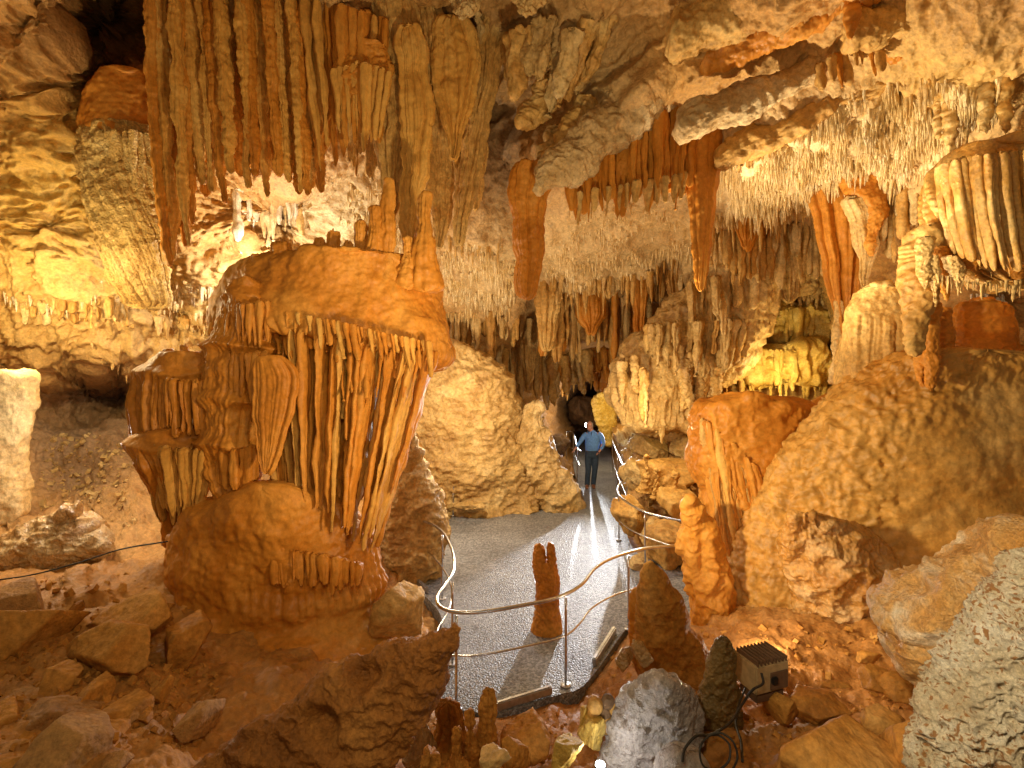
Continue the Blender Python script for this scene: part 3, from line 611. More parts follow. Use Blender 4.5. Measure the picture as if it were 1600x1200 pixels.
for j, (tp, bt, n, w_, m_, lab, sd) in enumerate([
  ([(590, 20, 6.9), (650, 10, 6.8)], [(598, 250, 7.0), (648, 300, 6.9)], 7, 18, [OCHRE, BUFF], 'cluster of thin orange pendants behind the long ribbed one', 31),
  ([(655, 30, 7.1), (760, 20, 7.0)], [(660, 150, 7.2), (750, 190, 7.1)], 9, 20, [BUFF, TAN], 'cluster of dull tan pendants round the triangular drapery', 32),
  ([(690, 190, 7.8), (760, 230, 8.0)], [(690, 330, 8.0), (745, 360, 8.2)], 7, 20, [BUFF, TAN], 'deep set cluster of pendants low in the crevice', 33),
  ([(800, 60, 6.6), (880, 20, 6.3)], [(790, 170, 6.8), (850, 150, 6.6)], 7, 26, [TAN, BUFF], 'fan of lumpy ribs at the top of the crevice', 34),
  ([(880, 60, 6.4), (960, 10, 6.1)], [(850, 200, 6.9), (915, 140, 6.5)], 7, 26, [BUFF, TAN], 'fan of lumpy ribs above the slanting pale rib', 35)]):
    t_ = thing('pendant_cluster', lab, 'pendant', P(*tp[0]), 'pendant clusters')
    pleats(t_, 'pendant', m_, tp, bt, n, w_, seed=sd, ratio=1.2, vary=.45, blunt=.15, nv=90, nu=36, dj=.25, wig=8, bump=.07)
# ---- slanting pale rib of the roof and its hanging draperies
solo('roof_rib', 'pale slanting rib of bare limestone crossing the roof above the hanging draperies', 'rock rib', rockmat('rib_stone', (.44, .28, .11), (.58, .41, .2), (.66, .52, .3), rough=.65, bump=1, scale=1.3, fine=9), [(838, 268, 300), (862, 246, 292), (900, 210, 276), (950, 150, 248), (1000, 90, 205), (1040, 50, 165), (1090, 10, 130), (1150, -30, 95)], 6.6, axis='x', ratio=.55, nv=220, nu=180, rag=9, disp=lambda G, s, t, th: .09*fbm(G, 1.6, 4, 91)+.05*ridged(G, 4, 3, 92)+.02*(1-worley(G, 9, 3)))
dr = thing('roof_drapery', 'wide brown pleated drapery hanging under the slanting pale roof rib', 'stone drapery', P(980, 250, 7.2))
form('backing', OCHRE, [(150, 1040, 1086), (180, 1000, 1090), (215, 945, 1090), (245, 902, 1088), (270, 890, 1084), (292, 900, 1070)], 7.0, dr, ratio=.3, nv=150, nu=220, rag=6, disp=flute_disp(.14, .12, 100, seed=95, rough=.06, tilt=-.3, wig=.6))
pleats(dr, 'pleat', OCHRE, [(886, 268, 7.0), (930, 228, 6.9), (985, 196, 6.85), (1040, 168, 6.8), (1086, 160, 6.85)], [(889, 346, 7.0), (935, 350, 6.85), (985, 346, 6.8), (1035, 342, 6.8), (1080, 325, 6.85)], 26, 16, seed=9, ratio=1.2, vary=.3, blunt=.3, short=.1, wig=4, nv=80, nu=28)
pleats(dr, 'pleat', BUFF, [(900, 300, 6.85), (1075, 270, 6.75)], [(895, 352, 6.85), (1075, 338, 6.75)], 12, 11, seed=10, vary=.5, blunt=.1)
for i, (rows, d) in enumerate([([(195, 862, 880), (225, 850, 886), (262, 838, 872), (290, 830, 858), (318, 826, 842), (335, 829, 834)], 7.3), ([(150, 905, 930), (190, 880, 925), (225, 862, 905), (255, 852, 885), (275, 848, 868)], 6.9), ([(120, 850, 900), (170, 822, 872), (185, 815, 850), (197, 812, 830)], 6.9)]):
    solo('roof_fin', ['knobbly brown fin ending above the big broken stalactite', 'knobbly rock fin left of the slanting pale rib', 'short dark hooked fin poking into the roof crevice'][i], 'rock fin', BUFF, rows, d, 'fins in the roof crevice', ratio=.8, nv=110, nu=110, rag=8, seed=i, disp=lambda G, s, t, th: .09*fbm(G, 2.6, 4, 97)+.04*ridged(G, 5, 2, 98))

RST = bpy.data.materials['rib_stone']
for i, (rows, d, m, lab) in enumerate([
  ([(1060, 172, 215), (1130, 148, 194), (1190, 124, 168), (1250, 95, 137), (1310, 58, 100), (1360, 28, 70), (1430, 0, 42), (1500, -25, 15)], 5.8, RST, 'pale fold of the roof running up to the right behind the post-like stalactite'),
  ([(1050, 20, 90), (1110, -5, 75), (1170, -25, 50), (1230, -50, 25)], 5.3, BUFF, 'knobbly brown fold at the top of the roof, right of the slanting rib'),
  ([(1120, 238, 262, 6.7), (1170, 214, 244, 6.5), (1240, 178, 212, 6.2), (1330, 134, 166, 5.95), (1420, 98, 126, 5.7), (1520, 68, 92, 5.4), (1640, 42, 64, 5.1)], 6, BUFF, 'long smooth fold of the roof sweeping to the right edge above the straw field'),
  ([(1105, 72, 108, 5.7), (1150, 48, 92, 5.5), (1220, 14, 62, 5.3), (1300, -24, 26, 5.1), (1380, -60, -12, 4.9)], 5.4, OCHRE, 'ochre fold of the roof sweeping up to the top edge, beside the knobbly brown fold'),
  ([(1390, 66, 90, 5.5), (1450, 46, 76, 5.3), (1530, 26, 56, 5.1), (1640, -2, 30, 4.8)], 5.2, OCHRE, 'thin ochre fold of the roof running into the upper right corner'),
  ([(1330, 20, 75), (1400, 15, 62), (1480, 0, 50), (1560, -15, 40), (1640, -30, 30)], 5.05, BUFF, 'brown fold along the top right of the roof')]):
    solo('roof_fold', lab, 'rock fold', m, rows, d, 'folds of the right roof', axis='x', ratio=.9, nv=190, nu=130, rag=9, seed=i+3, disp=lambda G, s, t, th, i=i: .08*fbm(G, 1.3, 4, 93+i)+.03*ridged(G, 3.4, 4, 92+i)+.02*fbm(G, 14, 3, i))
for j, (tp, bt, n, w_, m_, lab, sd) in enumerate([
  ([(1265, 110, 5.85), (1320, 75, 5.6), (1380, 55, 5.4)], [(1275, 165, 5.85), (1330, 140, 5.6), (1385, 110, 5.4)], 9, 10, [BUFF, OCHRE], 'row of thin folds under the pale roof fold', 41),
  ([(1395, 60, 5.5), (1450, 45, 5.3), (1500, 40, 5.2)], [(1400, 125, 5.6), (1455, 110, 5.4), (1505, 100, 5.3)], 10, 11, [CREAM, BUFF], 'row of pale folds at the upper right of the roof', 42),
  ([(1150, 255, 6.9), (1200, 225, 6.7), (1270, 190, 6.4)], [(1150, 275, 7.0), (1205, 252, 6.8), (1275, 215, 6.5)], 14, 9, [BUFF, CREAM], 'short fringe of folds at the upper rim of the straw field', 43),
  ([(1130, 60, 5.6), (1180, 40, 5.5)], [(1135, 105, 5.7), (1185, 90, 5.6)], 6, 12, [BUFF], 'few small folds right of the knobbly roof fold', 44)]):
    t_ = thing('fold_row', lab, 'stone folds', P(*tp[0]), 'rows of folds on the right roof')
    pleats(t_, 'fold', m_, tp, bt, n, w_, seed=sd, ratio=1.1, vary=.5, blunt=.2, nv=50, nu=24, dj=.1, wig=4, bump=.04)
# ---- single big stalactites and columns
solo('stalactite', 'thick blunt stalactite with a broken bottom, hanging over the left of the walkway', 'stalactite', OCHRE, [(255, 812, 850), (275, 802, 856), (310, 798, 853), (350, 800, 848), (395, 804, 844), (430, 806, 838), (450, 808, 832), (462, 812, 828)], 7.2, 'big single stalactites', ratio=.85, nv=190, nu=150, rag=5, disp=flute_disp(.16, .07, 200, seed=101, rough=.04))
solo('stalactite', 'longest straight stalactite, hanging like a post from the roof rib to the slope', 'stalactite', OCHRE, [(70, 1074, 1104), (95, 1078, 1102), (125, 1084, 1097), (150, 1082, 1112), (180, 1077, 1130), (240, 1076, 1126), (320, 1079, 1118), (390, 1083, 1109), (435, 1086, 1104), (455, 1089, 1101)], 6.8, 'big single stalactites', ratio=.8, nv=220, nu=130, rag=3, disp=flute_disp(.14, .04, 180, seed=102, rough=.03))
rd = thing('stone_drapery', 'tall narrow amber drapery folding to a point left of the mound pillar', 'stone drapery', P(1315, 320, 7.4))
form('fold', OCHRE, [(285, 1262, 1362), (325, 1274, 1352), (370, 1284, 1346), (420, 1294, 1341), (470, 1303, 1334), (505, 1312, 1328), (522, 1317, 1322)], 7.9, rd, ratio=.7, nv=180, nu=180, rag=3, disp=flute_disp(.15, .13, 250, seed=103, rough=.03, wig=.25))
form('fold', CREAM, [(310, 1318, 1350), (340, 1330, 1362), (380, 1340, 1366), (420, 1344, 1358), (450, 1347, 1353)], 7.5, rd, ratio=.8, nv=90, nu=90, rag=3, disp=flute_disp(.1, .06, 250, seed=104, rough=.03))
form('fold', CREAM, [(470, 1303, 1316), (520, 1300, 1318), (560, 1302, 1318), (600, 1300, 1322)], 7.9, rd, ratio=.9, nv=80, nu=60, rag=3, disp=rough_disp(.05, 3, 105))
solo('stalactite', 'lumpy amber bulb drooping right of the tall narrow drapery', 'stalactite', OCHRE, [(262, 1305, 1395), (300, 1325, 1386), (325, 1345, 1386), (350, 1355, 1376), (380, 1356, 1366), (400, 1354, 1360)], 7.4, 'big single stalactites', ratio=.8, nv=100, nu=100, rag=4, disp=rough_disp(.06, 3, 106))

big = thing('ridged_drapery', 'great ridged honey coloured drapery bulging from the wall at the right edge', 'stone drapery', P(1540, 260, 5.4))
form('bulge', rockmat('honey_stone', (.5, .22, .04), (.62, .34, .08), (.72, .5, .2), rough=.42, bump=.6, scale=1.6, streak=.3, fine=13, spec=.6), [(225, 1510, 1760), (250, 1474, 1780), (285, 1456, 1780), (330, 1454, 1780), (370, 1466, 1770), (405, 1488, 1750), (430, 1515, 1720), (445, 1550, 1680)], 5.0, big, ratio=.5, nv=230, nu=400, rag=4,
     disp=lambda G, s, t, th: .05*fbm(G, 1.8, 4, 107)+.005*np.sin(G[..., 2]*95+7*fbm(G, 2, 2, 3))*sstep(280, 320, t)+.15*(flutes(s+.45*G[..., 2], G[..., 2], .155, 108, .35, .5)-.5)*sstep(245, 290, t))
pleats(big, 'ridge', bpy.data.materials['honey_stone'], [(1462, 262, 5.1), (1500, 246, 4.85), (1540, 240, 4.75), (1580, 236, 4.7), (1630, 230, 4.7)], [(1490, 400, 5.1), (1530, 424, 4.85), (1570, 436, 4.75), (1610, 440, 4.7), (1660, 440, 4.7)], 13, 15, seed=12, ratio=1.3, vary=.08, blunt=.6, bow=-5, nv=110, nu=36, dj=.03, wig=3, bump=.015)
for i, (x, y0, y1, w, ln) in enumerate([(1474, 385, 470, 24, 6), (1496, 400, 458, 20, 8), (1518, 400, 432, 26, 10), (1543, 405, 434, 22, 8), (1562, 400, 420, 22, 8), (1445, 370, 455, 22, 0), (1588, 410, 445, 22, 4), (1460, 400, 478, 12, 2)]):
    form('drip', CREAM if i % 2 else OCHRE, [(y0, x-w*.6-ln, x+w*.6-ln), (y0+(y1-y0)*.4, x-w*.5, x+w*.5), (y1-12, x-w*.22+ln*.5, x+w*.2+ln*.5), (y1-5, x-2+ln*.7, x+2+ln*.7), (y1, x-.6+ln*.8, x+.6+ln*.8)], 4.98+.15*hsh(i, 9), big, ratio=.9, nv=70, nu=60, rag=2, seed=i, disp=rough_disp(.025, 5, i))
hs = thing('dripstone_cluster', 'long warty dripstone hanging in front of the mound pillar, below the ridged drapery', 'stalactite', P(1440, 370, 5.5))
form('shaft', BUFF, [(352, 1436, 1466), (375, 1420, 1482), (405, 1413, 1478), (440, 1412, 1464), (480, 1414, 1452), (520, 1416, 1444), (550, 1421, 1438), (558, 1427, 1431)], 5.3, hs, ratio=.8, nv=170, nu=120, rag=4, disp=lambda G, s, t, th: .04*fbm(G, 2.6, 4, 111)+.005*np.sin(G[..., 2]*60+9*fbm(G, 2.5, 2, 3))+.02*ridged(G, 6, 2, 4))
for i, (x, y0, y1, w) in enumerate([(1455, 470, 612, 22), (1440, 500, 606, 18), (1474, 480, 588, 26), (1425, 520, 575, 12)]):
    form('drip', OCHRE, [(y0, x-w*.5, x+w*.5), (y0+(y1-y0)*.5, x-w*.55, x+w*.55), (y1-12, x-w*.4, x+w*.4), (y1, x-2, x+2)], 5.55+.12*i, hs, ratio=.8, nv=80, nu=60, rag=3, seed=i+3, disp=rough_disp(.035, 4, i))
for i, (x, y0, y1, w, d, lab) in enumerate([(1486, 95, 258, 22, 5.6, 'stout tapering stalactite on the bright right ceiling'), (1511, 120, 240, 14, 5.6, 'slim stalactite just right of the stout one on the bright ceiling'), (1540, 120, 210, 20, 5.3, 'grey wrapped stalactite near the right edge of the ceiling'), (1570, 30, 215, 22, 5.2, 'long pale pillar stalactite at the right edge of the ceiling'), (1466, 160, 215, 12, 5.7, 'small stub left of the stout ceiling stalactite'), (1331, -40, 62, 22, 4.85, 'dark dagger of rock pointing down at the upper right')]):
    solo('stalactite', lab, 'stalactite', [CREAM, CREAM, TAN, BUFF, CREAM, OCHRE][i], [(y0, x-w*.75, x+w*.75), (y0+(y1-y0)*.3, x-w*.55, x+w*.55), (y0+(y1-y0)*.7, x-w*.42, x+w*.42), (y1-8, x-w*.2, x+w*.2), (y1, x-1, x+1)], d, 'big single stalactites', ratio=.9, nv=110, nu=70, rag=3, seed=i, disp=lambda G, s, t, th: .03*fbm(G, 4, 4, 113)+.004*np.sin(G[..., 2]*60+9*fbm(G, 2, 2, 3))+.02*fbm(G, 11, 2, i))

# ---- hanging terraces over the right of the walkway
ht = thing('hanging_flowstone', 'brown warty flowstone slope hung with finger stalactites, above the rocks right of the man', 'flowstone', P(1080, 560, 11.5))
form('slope', TAN, [(395, 1140, 1190), (420, 1112, 1205), (450, 1080, 1212), (490, 1040, 1200), (530, 1000, 1180), (570, 978, 1150), (605, 966, 1118), (640, 978, 1095), (665, 1000, 1075)], 10.6, ht, ratio=.6, nv=230, nu=300, rag=9, disp=lambda G, s, t, th: .16*fbm(G, 1.1, 4, 121)+.10*ridged(G*np.array([1, 1, .3]), 3.2, 3, 122)+.05*(1-worley(G, 4, 3)))
pleats(ht, 'pleat', [TAN, BUFF, CREAM], [(1075, 440, 10.5), (1120, 430, 10.3), (1190, 430, 10.6)], [(1080, 520, 10.5), (1130, 530, 10.2), (1190, 500, 10.6)], 12, 15, seed=14, vary=.5, blunt=.2, dj=.2, bump=.07, nv=60)
pleats(ht, 'pleat', [TAN, BUFF], [(1010, 510, 10.6), (1060, 500, 10.3), (1130, 500, 10.3), (1180, 500, 10.6)], [(1005, 575, 10.6), (1060, 590, 10.2), (1120, 600, 10.2), (1165, 560, 10.6)], 16, 14, seed=15, vary=.5, blunt=.2, dj=.2, bump=.07, nv=60)
for i in range(34):
    u = hsh(i, 31); x = 972+u*150; yb = 560+60*(1-abs(u-.4))*hsh(i, 32); L = 40+60*hsh(i, 33)*(1-abs(u-.45)); w = 9+8*hsh(i, 34)
    form('drip', [CREAM, BUFF, TAN][i % 3], [(yb-10, x-w*.6, x+w*.6), (yb+L*.5, x-w*.45, x+w*.45), (yb+L*.9, x-w*.22, x+w*.22), (yb+L, x-.6, x+.6)], 10.3+.6*hsh(i, 35), ht, ratio=.9, nv=40, nu=26, rag=2, seed=i, disp=rough_disp(.05, 3, i, .03))
for j, (x0, x1, y, d, lab) in enumerate([(1150, 1300, 585, 11.4, 'lowest yellow terrace of the dripping flowstone left of the drapery'), (1185, 1305, 520, 11.8, 'middle ochre ledge of the dripping flowstone, above the lowest terrace'), (1195, 1310, 450, 11.6, 'upper grey tan ledge with icicle drips under the straw ceiling'), (1135, 1215, 430, 11.0, 'pale icicle ledge hanging right of the post-like stalactite'), (1100, 1180, 575, 11.5, 'cream drip ledge beside the finger stalactites')]):
    tt = thing('drip_terrace', lab, 'flowstone', P((x0+x1)/2, y, d+.6), 'dripping terraces by the alcove')
    cx = (x0+x1)/2; hw = (x1-x0)/2
    m_ = [YELLOW, YELLOW, TAN, CREAM, BUFF][j]
    form('ledge', m_, [(y-40, cx-hw*.5, cx+hw*.6), (y-30, cx-hw*.8, cx+hw*.85), (y-12, cx-hw, cx+hw), (y, cx-hw*.96, cx+hw*.95), (y+8, cx-hw*.7, cx+hw*.7)], d+.15, tt, ratio=.6, nv=110, nu=240, rag=6, seed=j, disp=lambda G, s, t, th, j=j: .22*fbm(G, 1.1, 4, 130+j)+.12*ridged(G*np.array([1, 1, .4]), 2.2, 3, 133+j)+.03*fbm(G, 9, 2, j))
    pleats(tt, 'pleat', m_, [(x0+6, y-34, d+.5), (cx, y-40, d-.05), (x1-6, y-34, d+.5)], [(x0+6, y+14, d+.5), (cx, y+26, d-.05), (x1-6, y+14, d+.5)], 16, 12, seed=40+j, vary=.6, blunt=.2, nv=40, nu=20, dj=.15, bump=.06)
    for i in range(16):
        u = (i+.2+.6*hsh(i, j))/16; x = x0+8+(x1-x0-16)*u; L = 16+36*hsh(i, j+40)**1.6; w = 5+5*hsh(i, j+50)
        form('drip', m_, [(y-8, x-w*.7, x+w*.7), (y+L*.5, x-w*.42, x+w*.42), (y+L*.9, x-w*.18, x+w*.18), (y+L, x-.4, x+.4)], d+.05+.5*abs(u-.5)*1.2+.2*hsh(i, j+3), tt, ratio=.9, nv=24, nu=18, rag=1, seed=i, disp=rough_disp(.04, 4, i, .02))
tb = thing('dripstone_curtain', 'ragged drips hanging over the mouth of the dark passage behind the man', 'flowstone', P(925, 560, 14.6), 'dripstone curtains on the walls')
pleats(tb, 'drip', [BUFF, TAN, OCHRE], [(858, 560, 14.2), (925, 545, 14.6), (990, 545, 14.0)], [(862, 640, 14.4), (915, 622, 14.8), (955, 616, 14.6), (992, 640, 14.2)], 20, 14, seed=77, ratio=1.2, vary=.55, blunt=.2, nv=60, nu=24, dj=.3, bump=.09)
# draperies on the back wall under the flat recess ceiling
for i, (x0, x1, y0, y1, d, lab) in enumerate([(836, 872, 440, 545, 12.0, 'broad back-wall drapery with a rounded tongue tip'), (812, 842, 500, 600, 13.4, 'pale ribbed drapery low in the dark back corner'), (862, 880, 470, 565, 12.4, 'narrow back-wall drapery beside the tongue-tipped one'), (985, 1012, 430, 520, 11.8, 'smooth amber back-wall drapery under the recess'), (1040, 1062, 410, 480, 11.6, 'short folded drapery under the recess edge, left of the post-like stalactite'), (905, 940, 470, 520, 12.4, 'squat orange drapery in the middle of the back wall'), (1145, 1182, 330, 385, 9.0, 'bundle of short red-brown pipes at the edge of the straw ceiling'), (1200, 1262, 345, 470, 11.0, 'slanting fan of thin ribs left of the tall amber drapery')]):
    cx = (x0+x1)/2; hw = (x1-x0)/2
    solo('back_drapery', lab, 'stone drapery', [BUFF, TAN, BUFF, OCHRE, BUFF, OCHRE, OCHRE, TAN][i], [(y0-20, cx-hw, cx+hw), (y0+20, cx-hw*.95, cx+hw*.95), (y0+(y1-y0)*.6, cx-hw*.7, cx+hw*.7), (y1-12, cx-hw*.4, cx+hw*.4), (y1, cx-hw*.1, cx+hw*.1)], d, 'draperies on the back wall', ratio=.6, nv=110, nu=120, rag=3, seed=i, disp=flute_disp(.13, .13, 0, seed=150+i, rough=.06))
# ================================================================ boulders, stalagmites, foreground rocks
solo('leaning_boulder', 'big pale boulder leaning on the left wall beside the walkway', 'boulder', TAN, [(542, 690, 728), (556, 676, 752), (600, 660, 785), (650, 645, 805), (700, 640, 822), (745, 652, 834), (790, 670, 838), (850, 690, 840)], 11.2, ratio=.6, nv=260, nu=300, rag=5, sq=2.4, disp=lambda G, s, t, th: .16*fbm(G, .7, 4, 201)+.12*ridged(G, 1.1, 3, 202)+.05*ridged(G, 4, 3, 207)+.03*fbm(G, 9, 3, 203))
solo('stalagmite_rock', 'craggy pale rock with spiked top at the left of the walking man', 'rock', TAN, [(636, 832, 840), (655, 820, 846), (690, 812, 856), (720, 812, 870), (750, 820, 888), (775, 830, 902), (835, 840, 906)], 11.4, ratio=.7, nv=190, nu=220, rag=9, disp=lambda G, s, t, th: .12*fbm(G, 1.2, 4, 204)+.09*ridged(G, 2.4, 3, 205)+.05*(flutes(s, G[..., 2], .22, 3)-.4))
for i, (x, y0, y1, w0, w1, d) in enumerate([(840, 640, 690, 5, 18, 11.8), (850, 650, 700, 5, 22, 12.0), (827, 640, 680, 5, 16, 11.9), (1010, 712, 770, 8, 34, 9.8), (1027, 732, 780, 8, 30, 9.6), (1056, 740, 775, 8, 26, 9.5)]):
    solo('stalagmite', ['sharp little stalagmite on the craggy rock left of the man', 'taller twin of the spikes on the craggy rock left of the man', 'leftmost spike beside the craggy rock', 'pointed stalagmite among the rocks behind the right railing', 'stubby stalagmite just right of the pointed one behind the railing', 'low stalagmite at the dark hollow behind the railing'][i], 'stalagmite', TAN if i < 3 else BUFF, spike_rows(x, y0, y1, w0, w1), d, 'small stalagmites', ratio=.9, nv=60, nu=50, rag=4, seed=i, disp=rough_disp(.07, 2.4, i, .03))
solo('wall_buttress', 'grey tan rock buttress behind the big ochre column, above the handrail end', 'rock', TAN, [(672, 610, 630), (700, 603, 646), (740, 600, 668), (790, 598, 684), (840, 592, 690), (890, 588, 684), (930, 590, 660)], 7.7, ratio=.7, nv=200, nu=220, rag=7, disp=lambda G, s, t, th: .09*fbm(G, 1.4, 4, 206)+.06*ridged(G, 3.6, 3, 207)+.03*(1-worley(G, 6, 3)))
solo('glowing_column', 'thin golden column lit from behind at the end of the walkway', 'column', YELLOW, [(612, 936, 952), (625, 930, 962), (650, 930, 964), (675, 934, 962), (695, 944, 958)], 16.6, ratio=.6, nv=90, nu=90, rag=4, disp=rough_disp(.1, 1.2, 208, .04))
# twin-topped stalagmite on the walkway
ts = thing('twin_stalagmite', 'orange stalagmite split in two at the top, standing alone on the walkway', 'stalagmite', on_z(854, 985, ZW))
form('trunk', OCHRE, [(880, 838, 870), (910, 836, 873), (945, 834, 872), (970, 832, 876), (984, 830, 878), (990, 828, 880)], 6.25, ts, ratio=.95, nv=110, nu=100, rag=2, disp=rough_disp(.025, 3, 209))
form('tip', OCHRE, [(849, 839, 846), (856, 836, 851), (875, 834, 853), (900, 835, 854), (930, 838, 856)], 6.28, ts, ratio=1, nv=70, nu=60, rag=2, disp=rough_disp(.02, 4, 210))
form('tip', OCHRE, [(847, 855, 862), (854, 853, 867), (875, 853, 870), (905, 853, 871), (930, 852, 870)], 6.24, ts, ratio=1, nv=70, nu=60, rag=2, seed=3, disp=rough_disp(.02, 4, 211))
# right of the walkway
for i, (px, py, d, w, h, dep, rot, lab, m) in enumerate([
 (985, 800, 9.6, 62, 62, .9, .2, 'ochre ledge rock jutting under the right railing', BUFF), (1040, 745, 10.2, 92, 66, 1.2, -.2, 'rounded brown boulder behind the pointed stalagmite', BUFF),
 (1000, 742, 10.6, 60, 60, 1.0, .3, 'crumbly rock at the bend of the far railing', TAN), (1065, 790, 9.4, 70, 56, .9, .1, 'dark hollow-sided boulder near the leaning flowstone', BUFF),
 (1050, 850, 8.6, 90, 66, .9, -.3, 'large flat-faced boulder under the right railing', BUFF), (1020, 835, 8.8, 46, 44, .6, .4, 'small tan boulder wedged under the right railing', TAN),
 (1085, 700, 11.2, 80, 50, 1.2, .1, 'long shadowed boulder under the finger stalactites', TAN), (1020, 700, 12.0, 70, 36, 1.2, -.1, 'low grey ledge beside the far right railing', TAN),
 (1075, 735, 10.4, 60, 44, .9, .2, 'shiny wet boulder below the long shadowed one', WET), (1000, 880, 8.4, 34, 24, .5, .1, 'small block at the walkway edge by the right post', TAN),
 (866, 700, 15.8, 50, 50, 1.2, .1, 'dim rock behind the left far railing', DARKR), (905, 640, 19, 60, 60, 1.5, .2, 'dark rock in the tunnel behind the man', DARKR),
 (682, 765, 11.5, 50, 56, .6, .4, 'orange hollow rock at the foot of the leaning boulder', BUFF), (735, 792, 10.9, 50, 16, .4, 0, 'low rubble heap at the walkway edge under the leaning boulder', TAN), (682, 812, 10.4, 30, 18, .4, .3, 'small rubble block by the lone post', TAN)]):
    V, T = rock(px, py, d, w, h, dep, 300+i, rot, rough=.11, cuts=18)
    tag(place('boulder', V, T, m), lab, 'boulder', 'boulders beside the walkway')
# the left slope
for i, (x0, y0, x1, y1, d, rot, lab) in enumerate([
 (-40, 945, 112, 1032, 4.25, .12, 'wide flat slab at the left edge of the rubble slope'), (98, 968, 262, 1062, 4.2, .25, 'largest angular block in the middle of the rubble slope'), (140, 932, 292, 992, 4.6, -.05, 'long block wedged behind the largest one'),
 (-30, 918, 74, 972, 4.7, .2, 'rounded block at the top left of the rubble slope'), (70, 1034, 124, 1084, 3.85, .2, 'small pale stone below the wide flat slab'), (122, 1066, 164, 1112, 3.75, -.2, 'dark rounded stone below the largest block'),
 (34, 1088, 126, 1172, 3.5, .5, 'tilted grey slab low on the rubble slope'), (168, 1088, 226, 1134, 3.65, .4, 'smooth tilted stone right of the tilted slab'), (136, 1120, 208, 1168, 3.4, -.1, 'pale crusted stone under the smooth tilted one'),
 (55, 1138, 178, 1230, 3.1, .1, 'big rounded block at the bottom of the rubble slope'), (268, 952, 322, 1036, 4.6, 0, 'upright block against the foot of the ochre column'), (236, 1066, 262, 1098, 3.95, .3, 'pale chip near the foot of the ochre column'),
 (285, 1090, 330, 1150, 3.7, -.3, 'narrow stone at the end of the rubble, near the holed slab'), (-40, 1110, 40, 1160, 3.4, .2, 'dark slab at the lower left corner'), (-30, 1180, 50, 1230, 3.0, 0, 'lowest slab in the lower left corner'), (165, 1172, 205, 1200, 3.1, 0, 'small pale pebble stone at the bottom edge'), (216, 1108, 240, 1130, 3.6, .3, 'yellow pebble beside the smooth tilted stone')]):
    V, T = rock((x0+x1)/2, (y0+y1)/2, d-.12, (x1-x0)*1.04, (y1-y0)*1.08, (y1-y0)*d/F*1.5, 340+i, -rot, rough=.05, cuts=13)
    tag(place('slope_rock', V, T, [EARTH, rockmat('slope_stone', (.26, .12, .03), (.38, .19, .055), (.47, .27, .09), rough=.7, bump=.8, scale=1.6, fine=15)][0] if i % 3 else bpy.data.materials['slope_stone.001'] if 'slope_stone.001' in bpy.data.materials else EARTH), lab, 'rock', 'fallen blocks on the left slope')
V, T = rock(625, 955, 5.6, 84, 104, .7, 371, .1, rough=.06)
tag(place('boulder', V, T, BUFF), 'upright rim-lit boulder between the ochre column and the handrail', 'boulder')
# holed slab in the foreground
def holes(G, hs):
    d = 0
    for (px, py, dd, r, a) in hs:
        q = np.linalg.norm((G-np.array(P(px, py, dd)))*np.array([1, .35, 1.25]), axis=-1); d = d-a*np.exp(-(q/r)**4)
    return d
solo('fallen_slab', 'dark fallen slab with deep hollows, rising to a point in the foreground', 'rock', rockmat('slab_stone', (.2, .07, .012), (.32, .125, .022), (.44, .2, .045), spec=.3, rough=.6, bump=.8, scale=2, fine=18, bdist=.02), [(300, 1205, 1330), (345, 1172, 1330), (400, 1128, 1330), (450, 1100, 1330), (500, 1056, 1310), (540, 1030, 1280), (590, 1013, 1230), (640, 1003, 1160), (680, 988, 1090), (702, 980, 1040), (714, 978, 1006), (720, 979, 986)], 2.85, axis='x', ratio=.4, nv=320, nu=300, rag=3,
     disp=lambda G, s, t, th: -.035+.02*fbm(G, 2.4, 5, 221)+.03*ridged(G*np.array([.8, 1, 1.3]), 4.5, 4, 222)+.012*ridged(G, 14, 3, 223)+holes(G, [(512, 1112, 3.0, .11, .16), (575, 1042, 3.0, .09, .09), (640, 1050, 3.0, .06, .07), (450, 1150, 3.0, .07, .06), (610, 1105, 3.0, .05, .06)]))
